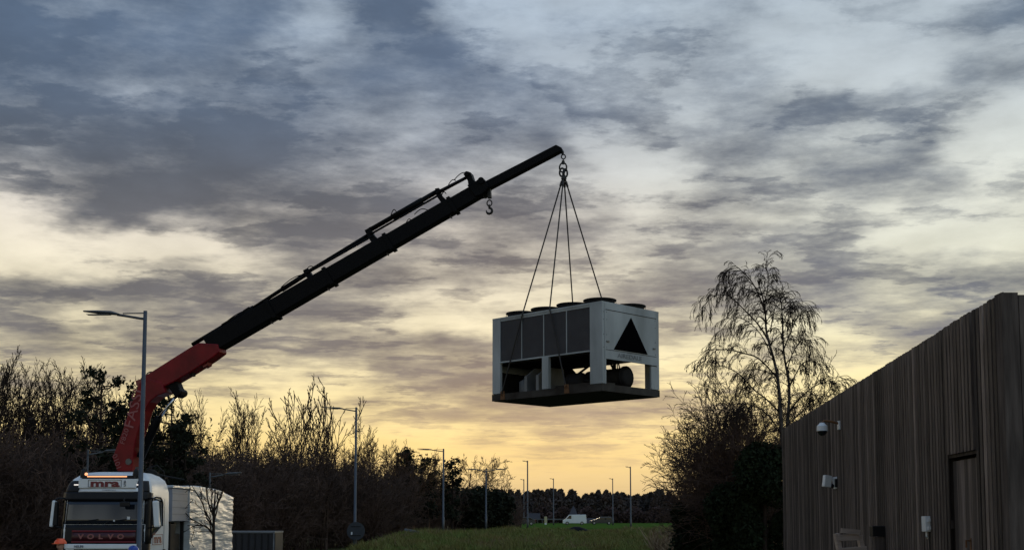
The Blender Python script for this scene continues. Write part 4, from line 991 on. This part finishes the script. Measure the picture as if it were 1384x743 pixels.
# heaps on the verge
p = at(770, 716, 90); z0 = float(ground_z(p.x, 90))+.12
hp_ = empty('plastic_sheeting', (p.x, 90, z0), label='crumpled black plastic sheet lying in a peak on the mound before the van', cat='sheet')
V = []; Fq = []; nxx, nyy = 26, 10
for j in range(nyy+1):
    for i in range(nxx+1):
        u = i/nxx; v = j/nyy; x = -1.6+3.2*u; yv = -.6+1.2*v
        hgt = np.interp(u, [0,.2,.45,.6,.72,.85,1], [.02,.10,.20,.36,.36,.22,.02])*math.sin(PI*min(1,max(0,v)))**.6
        V.append((x, yv, hgt + .05*mn.noise(Vector((x*3,yv*3,1))) * (0 < j < nyy)))
for j in range(nyy):
    for i in range(nxx): a = j*(nxx+1)+i; Fq.append((a,a+1,a+nxx+2,a+nxx+1))
mb = MB(); mb.add(V, Fq); o = mb.build('sheet', M['sheet'], hp_, True)
p = at(562, 713, 88); cb = empty('concrete_slab', (p.x, 88, float(ground_z(p.x, 88))+.30), rz=0, label='long grey concrete slab lying tilted at the left end of the mound', cat='slab')
mb = MB(); mb.box((-.85,-.3,-.09),(.85,.3,.07), Matrix.Rotation(R(11),4,'Y'), bev=.02); mb.build('slab', M['concrete'], cb)
mb = MB(); mb.box((-.5,-.2,-.3),(-.2,.2,.0)).box((.3,-.2,-.3),(.6,.2,-.15)); mb.build('rubble_block', M['dark'], cb)
for q, (px, py, sz) in enumerate(((582,714,.10),(589,715,.12),(546,704,.07))):
    p = at(px, py, 89); ob = MB(); ob.ball((0,0,0), sz, (1.4,1,.8), 7, 5); z_ = float(ground_z(p.x,89))+.14
    o = ob.build('rubble_lump', M['concrete']); o.location = (p.x, 89, z_); tag(o, ['left lump of grey rubble just right of the concrete slab','right and larger lump of grey rubble beside the concrete slab','small pale stone left of the concrete slab at the scrub edge'][q], 'rubble')

# ------------------------------------------------------------------ trees
def unit(v): return v/(np.linalg.norm(v)+1e-9)
def branch(S, rg, p, d, ln, r, lvl, cfg, tips=None):
    """cfg[lvl] = (nseg, wobble, tropism, nchild, child_len, child_angle, start)"""
    nseg, wob, trop, nch, cl, ca_, st = cfg[lvl]; step = ln/nseg; pts = [p]; ds = [d]; rs = [r]
    for i in range(nseg):
        d = unit(d + rg.normal(0, wob, 3) + np.array([0, 0, trop])*(i+1)/nseg)
        q = p + d*step; r2 = max(cfg['rmin'], r*(1-(i+1)/nseg*.85)); S.append((*p, *q, rs[-1], r2)); p = q; pts.append(p); ds.append(d); rs.append(r2)
    if tips is not None: tips.append(p)
    if lvl+1 < cfg['levels']:
        n = max(1, int(round(nch*(.75+.5*rg.random()))))
        for k in range(n):
            t = st + (1-st)*(k+rg.random())/n; j = min(nseg-1, int(t*nseg)); f = t*nseg-j
            pp = pts[j]*(1-f)+pts[j+1]*f; dd = ds[j+1]; a = unit(np.cross(dd, rg.normal(size=3))); an = ca_*(.7+.6*rg.random())
            nd_ = unit(dd*math.cos(an)+a*math.sin(an)); rr = (rs[j]*(1-f)+rs[j+1]*f)
            branch(S, rg, pp, nd_, ln*cl*(.6+.6*rg.random())*(1.15-.55*t), max(cfg['rmin'], rr*.55), lvl+1, cfg, tips)
def sm_link(name, S, m, parent, n=3):
    V, T = seg_geo(S, n); o = link(name, mesh_np(name, V, T), m, parent); return o
def make_tree_meshes(seed, h, kind):
    rg = np.random.default_rng(seed); S = []; T_ = []
    if kind == 'upright':
        cfg = {'levels':4,'rmin':.0115,0:(8,.035,.05,13,.42,.50,.30),1:(6,.07,.18,7,.42,.55,.2),2:(3,.10,.16,4,.45,.6,.1),3:(2,.12,.1,0,0,0,0)}
        ns = rg.integers(1, 4)
        for k in range(ns):
            d0 = unit(np.array([rg.normal(0,.10), rg.normal(0,.10), 1])); p0 = np.array([rg.normal(0,.18)*(ns>1), rg.normal(0,.18)*(ns>1), -.1])
            branch(S, rg, p0, d0, h*(1 if k == 0 else .75+.2*rg.random()), .09*h/9, 0, cfg)
    elif kind == 'round':
        cfg = {'levels':5,'rmin':.014,0:(5,.05,.02,9,.62,.75,.25),1:(5,.10,.14,6,.50,.65,.2),2:(3,.12,.12,5,.52,.6,.15),3:(2,.14,.10,3,.6,.6,.1),4:(2,.15,.1,0,0,0,0)}
        branch(S, rg, np.array([0,0,-.1]), np.array([0,0,1.]), h*.62, .16*h/9, 0, cfg)
    elif kind == 'sparse':
        cfg = {'levels':4,'rmin':.018,0:(6,.05,.05,7,.62,.50,.35),1:(6,.07,.20,5,.35,.5,.3),2:(3,.1,.25,2,.4,.5,.2),3:(2,.1,.1,0,0,0,0)}
        for k in range(3):
            branch(S, rg, np.array([rg.normal(0,.2),rg.normal(0,.2),-.1]), unit(np.array([(k-1)*.22,rg.normal(0,.1),1])), h*(.98 if k==1 else .88), .08, 0, cfg)
    elif kind == 'scrub':
        cfg = {'levels':4,'rmin':.013,0:(5,.10,.08,8,.50,.6,.1),1:(4,.14,.08,6,.5,.7,.1),2:(3,.18,.04,4,.5,.7,.1),3:(2,.2,0,0,0,0,0)}
        for k in range(7):
            a = rg.uniform(0,2*PI); t = rg.uniform(.15,.75)
            branch(S, rg, np.array([rg.normal(0,.3),rg.normal(0,.3),-.1]), unit(np.array([math.cos(a)*t,math.sin(a)*t,1])), h*(.7+.4*rg.random()), .04, 0, cfg)
    return np.array(S)
TR = {}
def variant(kind, i, h=9.0):
    k = (kind, i)
    if k not in TR:
        S = make_tree_meshes(100*len(kind)+i*7+3, h, kind); k_ = h/np.quantile(S[:, 5], .997); S[:, :6] *= k_
        big = S[:, 6] > (.035 if kind != 'scrub' else .022)
        o = []
        for nm, sub, n in (('trunk', S[big], 6), ('crown', S[~big], 3)):
            V, T = seg_geo(sub, n); me = mesh_np(nm, V, T); o.append(me)
        TR[k] = o
    return TR[k]
def put_tree(kind, i, px, top_py, Y_, m, label, group, name='bare_tree', h0=9.0, zb=None, wscale=1.0, cat='tree', crown_only=False):
    p = at(px, top_py, Y_); zb = float(ground_z(p.x, Y_)) if zb is None else zb
    sc = (p.z - zb)/h0; ms = variant(kind, i, h0)
    o = empty(name, (p.x, Y_, zb), rz=random.Random(int(px*13+Y_)).uniform(0, 2*PI), label=label, cat=cat, group=group)
    o.scale = (sc*wscale, sc*wscale, sc)
    for nm, me in zip(('trunk', 'crown'), ms):
        c = bpy.data.objects.new(nm, me); COL.objects.link(c); c.parent = o
        if not me.materials: me.materials.append(m)
        elif me.materials[0] != m:
            c.material_slots[0].link = 'OBJECT'; c.material_slots[0].material = m
    return o
rt = random.Random(11)
ORD = ['first','second','third','fourth','fifth','sixth','seventh','eighth','ninth','tenth','eleventh','twelfth','thirteenth','fourteenth','fifteenth','sixteenth']
ROWT = {}
def skyline(px):   # tree top line of the photograph
    return np.interp(px, [-60,0,60,110,160,210,260,330,400,440,480,520,560,600,640,700], [476,474,478,498,508,532,538,538,552,566,572,580,594,606,612,628])
def lineY(px): return np.interp(px, [-80,0,300,500,700], [58,60,80,102,156])
GR = [(-90,112,'bare winter trees left of the lorry','bare winter tree in the tall row left of the lorry'),
      (112,330,'bare winter trees behind the crane base','bare winter tree in the row behind the crane column and load'),
      (330,470,'bare winter trees between the load and the lamp','bare winter tree between the wrapped load and the round sign'),
      (470,610,'bare winter trees right of the round sign','bare winter tree in the row between the two single-arm lamps')]
def grp(px):
    for a, b, g_, l_ in GR:
        if a <= px < b: return g_, l_
    return GR[-1][2], GR[-1][3]
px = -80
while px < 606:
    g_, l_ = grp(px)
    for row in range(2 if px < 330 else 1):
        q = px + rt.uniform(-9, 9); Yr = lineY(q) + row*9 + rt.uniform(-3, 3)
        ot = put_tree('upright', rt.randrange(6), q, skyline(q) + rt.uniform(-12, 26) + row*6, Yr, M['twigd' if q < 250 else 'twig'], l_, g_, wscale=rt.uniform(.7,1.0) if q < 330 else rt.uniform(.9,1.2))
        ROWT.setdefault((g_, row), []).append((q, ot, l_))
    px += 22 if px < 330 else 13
for (g_, row), lst in ROWT.items():
    lst.sort(key=lambda t: t[0])
    for k, (q, ot, l_) in enumerate(lst):
        where = l_.replace('bare winter tree ', '').replace('in the tall row ', '').replace('in the row ', '')
        ot['label'] = ORD[k] + ' bare tree from left, ' + ('front' if row == 0 else 'rear') + ' row ' + where
for q, tp in ((413,508),(437,512)):
    put_tree('sparse', q % 2, q, tp, 84, M['twig'], 'tall sparse sapling with long upright shoots left of the round sign lamp' if q == 413 else 'second tall sparse sapling, right of its twin beside the lamp', 'tall sparse saplings')
for i, (q, tp, Y_) in enumerate(((634,613,150),(655,616,152),(676,622,155),(614,622,150))):
    put_tree('round', i % 3, q, tp, Y_, M['twigo'], ['rounded bare brown tree right behind the double arm lamp, left of three','rounded bare brown tree in the middle behind the double arm lamp','rounded bare brown tree at the right end of the row before the far wood','rounded bare tree just left of the double arm lamp'][i], None, wscale=1.0)
for i, (q, tp, Y_) in enumerate(((497,598,99),(520,600,100),(540,604,102),(560,606,104),(580,614,110))):
    put_tree('round', i % 3, q, tp, Y_, M['twigo'], ORD[i] + ' brown bushy tree from the left between the round sign and next lamp', 'brown bushy bare trees', wscale=.9)

# pines and conifers: trunk, limbs, needle clumps
def pine(px, tp, Y_, label, width=.32, seed=1, h0=None, clump=.45, low=.25, nlimb=30, name='pine_tree', conic=False, leaf=.10, nleaf=60):
    p = at(px, tp, Y_); zb = float(ground_z(p.x, Y_)); h = p.z-zb; rg = np.random.default_rng(seed)
    o = empty(name, (p.x, Y_, zb), label=label, cat='tree'); S = []; C = []
    S.append((0,0,-.1, .05,0,h*.5, .16,.10)); S.append((.05,0,h*.5,0,.05,h*.97,.10,.03))
    for k in range(nlimb):
        t = low + (1-low)*(k+rg.random())/nlimb; a = rg.uniform(0,2*PI); ln = h*width*((1-t)**.8*1.1 if conic else (.55+.5*math.sin(PI*(t-low)/(1-low)))*.8)*(.6+.6*rg.random())+.15
        b = np.array([0,0,h*t]); e = b + np.array([math.cos(a)*ln, math.sin(a)*ln, ln*(.05 if conic else .35)])
        mid = (b+e)/2 + np.array([0,0,-.1]); S.append((*b,*mid,.04,.03)); S.append((*mid,*e,.03,.015))
        for c in ([e] if ln < .8 else [e, mid+rg.normal(0,.15,3)]):
            C.append(c + rg.normal(0,1,(nleaf,3))*np.array([clump,clump,clump*.8])*.36)
    C.append(np.array([0,0,h]) + rg.normal(0,1,(nleaf,3))*np.array([.1,.1,.25]))
    sm_link('trunk', S, M['twigd'], o, 6); V, T = leaf_geo(np.concatenate(C), leaf, rg); link('crown', mesh_np('crown', V, T), M['pine'], o); return o
pine(137,512,52,'dark pine with clumped foliage rising left of the red crane column', .16, 1, clump=.36, low=.35, nlimb=24)
pine(176,530,53,'dark pine directly behind the red crane column', .15, 2, clump=.36, low=.3, nlimb=24)
pine(232,545,54,'dark pine seen under the crane lift ram', .20, 3, clump=.40, low=.2, nlimb=30)
pine(250,590,55,'low dark pine right of the lift ram', .26, 4, clump=.42, low=.15, nlimb=30)
pine(549,611,104,'narrow dark conifer halfway between the two single-arm lamps', .13, 5, clump=.55, low=.1, nlimb=40, name='conifer_tree', leaf=.16, nleaf=45)
pine(578,622,108,'dark pine just left of the single arm lamp over the slab', .15, 6, clump=.6, low=.15, nlimb=30, leaf=.15, nleaf=34)
pine(611,624,112,'dark pine just right of the single arm lamp', .13, 7, clump=.55, low=.15, nlimb=34, leaf=.15, nleaf=34)
pine(640,668,125,'dark low conifer behind the double arm lamp post', .45, 8, clump=1.0, low=.05, nlimb=50, leaf=.22, nleaf=80)
pine(668,672,128,'dark low conifer right of the double arm lamp post', .45, 9, clump=1.0, low=.05, nlimb=50, leaf=.22, nleaf=80)

# scrub thicket in front of the tree line (one mass)
def thicket(name, path, n, seed, label, m, hfun, ncopy):
    rg = np.random.default_rng(seed); VV = []; TT = []; base = 0
    vs = [make_tree_meshes(900+k, 4.0, 'scrub') for k in range(4)]
    for k in range(ncopy):
        t = (k+rg.random())/ncopy; q, Y_ = path(t); Y_ += rg.uniform(-4, 3); p = at(q, 700, Y_); z_ = float(ground_z(p.x, Y_))
        tp = at(q, hfun(q)+rg.uniform(-4,22), Y_).z; sc = (tp-z_)/4.0; S = vs[k % 4].copy(); a = rg.uniform(0, 2*PI); c, s = math.cos(a), math.sin(a)
        for o_ in (0, 3):
            x, y = S[:, o_].copy(), S[:, o_+1].copy(); S[:, o_] = (x*c-y*s)*sc*1.1+p.x; S[:, o_+1] = (x*s+y*c)*sc*1.1+Y_; S[:, o_+2] = S[:, o_+2]*sc+z_
        V, T = seg_geo(S); VV.append(V); TT.append(T+base); base += len(V)
    o = link(name, mesh_np(name, np.concatenate(VV), np.concatenate(TT)), m); return tag(o, label, 'scrub', kind='stuff')
def scrub_top(q): return np.interp(q, [-80,0,110,250,330,400,470,540,600,650,700], [606,604,612,622,622,626,630,640,652,662,672])
thicket('scrub', lambda t: (-90+790*t, lineY(-90+790*t)-6), 0, 21, 'dense dark bare scrub filling the foot of the whole tree line on the left', M['brush'], scrub_top, 150)
# lumpy leafy undergrowth behind the scrub
def bank(name, q0, q1, off, topf, seed, m, label, n, leaf, depth=5, jit=10):
    rg = np.random.default_rng(seed); q = rg.uniform(q0, q1, n); Yv = lineY(q)+off+rg.uniform(-depth/2, depth/2, n)
    lump = np.sin(q*.13)*5+np.sin(q*.37+1)*4+np.sin(q*.9)*2.5
    ztop = EYE + (HZ - (topf(q)+lump+rg.uniform(0,jit,n)))*Yv/F; X_ = (q-XC)/F*Yv; zb = ground_z(X_, Yv); zz_ = zb + (ztop-zb)*rg.random(n)**.55
    V, T = leaf_geo(np.stack([X_, Yv, zz_], 1), leaf, rg); o = link(name, mesh_np(name, V, T), m); return tag(o, label, 'undergrowth', kind='stuff')
bank('undergrowth', -110, 705, 5, lambda q: scrub_top(q)+4+5*np.sin(q*.06+2), 5, M['brush'], 'dark leaf litter and brambles packed behind the bare scrub', 110000, .13, depth=9, jit=34)

bank('leafy_remnants', -100, 330, 2, lambda q: scrub_top(q)-46-10*np.sin(q*.05)-14*np.sin(q*.021+1), 8, M['twigd'], 'thin scatter of dead leaves and ivy hanging in the trees on the left', 3800, .13, depth=10, jit=90)
# far wood across the horizon, one mass of pine tops
rg = np.random.default_rng(77); C = []
for k in range(230):
    q = rg.uniform(600, 1080); Y_ = rg.uniform(320, 370); top_ = 667 + 3*np.sin(q*.09)+rg.uniform(-3.0,6) - (4 if 700 < q < 780 else 0)
    p = at(q, top_, Y_); n = 420; hh = p.z
    t = rg.random(n)**.6; rad = np.where(t > .6, 2.4*(1.05-t)/.45, 2.4+0*t)*rg.uniform(.7,1.2); a = rg.uniform(0,2*PI,n); rr = np.sqrt(rg.random(n))*np.clip(rad,.3,None)
    C.append(np.stack([p.x+rr*np.cos(a), Y_+rr*np.sin(a), hh*t], 1))
V, T = leaf_geo(np.concatenate(C), .55, rg)
tag(link('distant_wood', mesh_np('distant_wood', V, T), mat('distant_pine_foliage', (.060,.056,.050), .95, 0, .5, .15, c2=(.085,.060,.054), spec=.05)), 'distant dark pine wood running along the whole horizon', 'wood', kind='stuff')
# lower hedge in front of the wood
q = rg.uniform(640, 930, 26000); Yv = rg.uniform(285, 310, 26000); zz_ = rg.random(26000)**.6*(3.2+.8*np.sin(q*.2))
V, T = leaf_geo(np.stack([(q-XC)/F*Yv, Yv, zz_], 1), .4, rg)
tag(link('far_hedge', mesh_np('far_hedge', V, T), mat('distant_hedge_twigs', (.085,.058,.055), .95, 0, .5, .2, spec=.05)), 'low brown hedge behind the mown field in front of the far wood', 'hedge', kind='stuff')

# ------------------------------------------------------------------ weeping birch beyond the fence end
BY = 38.0
bt = empty('birch_tree', (at(1060,700,BY).x, BY, 0), label='tall bare weeping birch rising behind the far end of the timber fence', cat='tree')
b0 = np.array(bt.location)
def bp_(px, py, dy_=0.0):
    px = 1060 + (px-1060)*.93 - (6 if py < 500 else 0); py = py + (8 if py < 480 else 0)
    return np.array(at(px, py, BY+dy_)) - b0
rg = np.random.default_rng(12)
limbs = [ # main stems and branches: pixel path, depth drift, radius
 ([(1062,740),(1060,640),(1056,575),(1049,508),(1043,441),(1036,405),(1027,370)],0,.085),
 ([(1064,740),(1064,640),(1063,574),(1066,520),(1064,469),(1063,410),(1061,392)],.5,.075),
 ([(1041,430),(1035,405),(1020,374),(1004,357),(992,352),(980,362),(972,380)],-.6,.030),
 ([(1045,455),(1028,432),(1008,410),(985,393),(966,393),(953,402),(948,414)],.5,.032),
 ([(1049,510),(1030,486),(1005,470),(985,462),(966,464),(955,476),(950,492)],-.5,.034),
 ([(1056,560),(1036,540),(1015,524),(995,505),(975,494),(960,500),(952,520)],.7,.032),
 ([(1047,480),(1035,450),(1018,428),(998,420),(985,425),(975,440)],1.2,.024),
 ([(1036,405),(1042,385),(1044,365),(1040,356),(1036,352)],-.4,.022),
 ([(1046,440),(1052,415),(1055,395),(1054,385)],.3,.022),
 ([(1063,470),(1075,440),(1085,420),(1092,418),(1097,430)],.2,.026),
 ([(1064,500),(1078,470),(1092,450),(1103,452),(1108,466)],-.5,.026),
 ([(1064,530),(1080,500),(1100,488),(1114,492),(1120,506)],.6,.028),
 ([(1064,560),(1085,535),(1110,520),(1132,516),(1148,520)],-.2,.028),
 ([(1064,575),(1085,556),(1105,545),(1125,535),(1140,528)],.9,.024),
 ([(1050,520),(1040,505),(1028,498),(1015,500),(1005,512)],.2,.022),
 ([(1058,590),(1035,560),(1010,548),(985,545),(970,556)],-1,.026),
 ([(1062,450),(1068,425),(1078,405),(1082,400),(1086,408)],1,.020),
 ([(1030,385),(1015,372),(1003,372),(992,382),(988,398)],.8,.018),
 ([(1066,600),(1090,580),(1112,565),(1128,556)],.4,.024),
]
ST = []; SC_ = []
wc = {'levels':3,'rmin':.0058,0:(5,.10,-.42,5,.60,.50,.15),1:(4,.09,-.6,3,.6,.5,.2),2:(3,.08,-.6,0,0,0,0)}
for li, (path, dyy, r) in enumerate(limbs):
    pts = [bp_(px, py, dyy*min(1, i/3)) + rg.normal(0, .025, 3)*(i > 0) for i, (px, py) in enumerate(path)]
    # smooth subdivide
    P = []
    for i in range(len(pts)-1):
        a = pts[max(i-1,0)]; b = pts[i]; c = pts[i+1]; d = pts[min(i+2,len(pts)-1)]
        for t in (0,.33,.66): P.append(.5*((2*b)+(-a+c)*t+(2*a-5*b+4*c-d)*t*t+(-a+3*b-3*c+d)*t**3))
    P.append(pts[-1]); n = len(P)
    for i in range(n-1):
        r0 = max(.008, r*(1-i/n*.9)); r1 = max(.008, r*(1-(i+1)/n*.9)); (ST if li < 2 else SC_).append((*P[i], *P[i+1], r0, r1))
    start = .42 if li < 2 else .12; cnt = 34 if li < 2 else int(7+n*1.35)
    for k in range(cnt):
        t = start+(1-start)*(k+rg.random())/cnt; j = min(n-2, int(t*(n-1))); d = unit(P[j+1]-P[j]); side = unit(np.cross(d, rg.normal(size=3)))
        an = .75; dd = unit(d*math.cos(an)+side*math.sin(an)); branch(SC_, rg, P[j], dd, (.34+.55*rg.random())*(1.0 if li < 2 else .95), max(.008, r*.25), 0, wc)
sm_link('trunk', ST, M['birch'], bt, 8); sm_link('crown', SC_, M['twigd'], bt)

# arching shrubs under the birch
def shrub(px, tp, Y_, spread, label, seed, nst=60, m='twigd', name='bare_shrub', lean=-.15, rmin=.009):
    p = at(px, tp, Y_); zb = float(ground_z(p.x, Y_)); h = p.z-zb; rg = np.random.default_rng(seed); S = []
    cfg = {'levels':4,'rmin':rmin,0:(7,.07,-.10,11,.42,.55,.15),1:(4,.12,-.12,5,.5,.6,.1),2:(3,.15,-.10,3,.5,.6,.1),3:(2,.2,0,0,0,0,0)}
    for k in range(nst):
        a = rg.uniform(0,2*PI); t = rg.uniform(.05,1)**.7*spread; d = unit(np.array([math.cos(a)*t+lean, math.sin(a)*t, 1]))
        Q = []; branch(Q, rg, np.array([rg.normal(0,.35),rg.normal(0,.35),-.05]), d, h*(1.0+.35*t)*(.75+.3*rg.random()), .035, 0, cfg)
        if min(q[3] for q in Q) > -2.9: S += Q      # leave out stems that sprawl over the field
    S = np.array(S); o = empty(name, (p.x, Y_, zb), label=label, cat='shrub'); big = S[:, 6] > .022
    sm_link('stem', S[big], M[m], o, 5); sm_link('crown', S[~big], M[m], o); return o
shrub(985,560,42,.42,'large bare arching shrub spreading left below the birch', 31, 52, lean=-.10, m='brush', rmin=.0075)
shrub(958,612,46,.36,'lower bare shrub at the left edge of the bushes by the field', 32, 36, lean=-.05, m='brush', rmin=.0075)
shrub(1020,556,41,.4,'tall dense bare shrub between the arching shrub and the birch', 33, 30, lean=-.03, m='brush', rmin=.0075)
shrub(1110,560,46,.5,'bare bush with upswept twigs showing over the fence right of the birch', 34, 20, lean=.05, name='bare_bush')
# ivy-dark evergreen bush in front of the fence end
def evergreen(px, tp, Y_, wpx, label, seed, n, leaf):
    p = at(px, tp, Y_); zb = 0; h = p.z-zb; w_ = wpx/F*Y_; rg = np.random.default_rng(seed); o = empty('evergreen_bush', (p.x, Y_, 0), label=label, cat='bush')
    cs = [(rg.normal(0, w_*.28), rg.normal(0, w_*.28), h*rg.uniform(.15,.85), rg.uniform(.25,.5)) for k in range(26)]
    C = []
    for cx, cy, cz, rr in cs:
        u = rg.normal(size=(n//26, 3)); u /= np.linalg.norm(u, axis=1, keepdims=True); C.append(np.array([cx, cy, cz]) + u*rr*w_*.75*(rg.random((len(u),1))**.4)*np.array([1,1,1.3]))
    C = np.concatenate(C); C = C[C[:, 2] > 0]; C[:,2] = np.minimum(C[:,2], h*(1-.12*rg.random(len(C))))
    V, T = leaf_geo(C, leaf, rg); link('foliage', mesh_np('foliage', V, T), M['ivy'], o)
    sm_link('stem', [(0,0,-.1,.05,0,h*.5,.10,.06),(.05,0,h*.5,.1,0,h*.8,.06,.02),(0,0,h*.2,.6,.2,h*.5,.05,.02),(0,0,h*.25,-.5,.1,h*.6,.05,.02)], M['twigd'], o, 6); return o
evergreen(1030,574,38.6,62,'dark ivy covered evergreen bush at the far end of the fence', 41, 26000, .075)
evergreen(1004,650,40,66,'low dense dark bush under the arching bare shrub', 42, 26000, .08)
evergreen(955,678,44,56,'lowest dark bush at the left foot of the bushes', 43, 16000, .08)

# young street tree in front of the wrapped load
YT = 38.3
yt = empty('young_tree', (at(288,700,YT).x, YT, -.7), label='small bare young tree standing in front of the wrapped white load', cat='tree')
b0 = np.array(yt.location); S1 = []; S2 = []
def yp(px, py, dy_=0): return np.array(at(px, py, YT+dy_)) - b0
tr_pts = [(0,0,-.05), yp(289,743), yp(288.5,720), yp(289,700), yp(290,680), yp(291,662)]
for a, b, r0, r1 in zip(tr_pts[:-1], tr_pts[1:], (.07,.055,.05,.042,.03), (.055,.05,.042,.03,.015)): S1.append((*a,*b,r0,r1))
bc = {'levels':2,'rmin':.008,0:(3,.12,.08,2,.5,.6,.2),1:(2,.15,.05,0,0,0,0)}
for path in ([(289,724),(281,713),(268,706),(257,700),(248,689),(243,676)],[(289,716),(284,702),(277,690),(272,676),(264,663),(256,660)],[(289,705),(293,690),(295,676),(294,664)],[(289.5,700),(283,684),(279,668),(279,655)],[(288.5,720),(278,710),(266,709),(258,712)],[(290,690),(298,672),(303,660)],[(289,712),(280,700),(276,690)],[(289,697),(286,680),(287,660)]):
    pts = [yp(px, py, (i*.06)*(1 if px > 280 else -1)) for i, (px, py) in enumerate(path)]
    for i in range(len(pts)-1): S2.append((*pts[i], *pts[i+1], .026*(1-i/len(pts)*.6), .026*(1-(i+1)/len(pts)*.6)))
    for k in range(7):
        j = rg.integers(0, len(pts)-1); t = rg.random(); p = pts[j]*(1-t)+pts[j+1]*t; d = unit(unit(pts[j+1]-pts[j])+rg.normal(0,.5,3)); branch(S2, rg, p, d, .35+.3*rg.random(), .010, 0, bc)
sm_link('trunk', S1, M['twigd'], yt, 8); sm_link('crown', S2, M['twigd'], yt, 5)
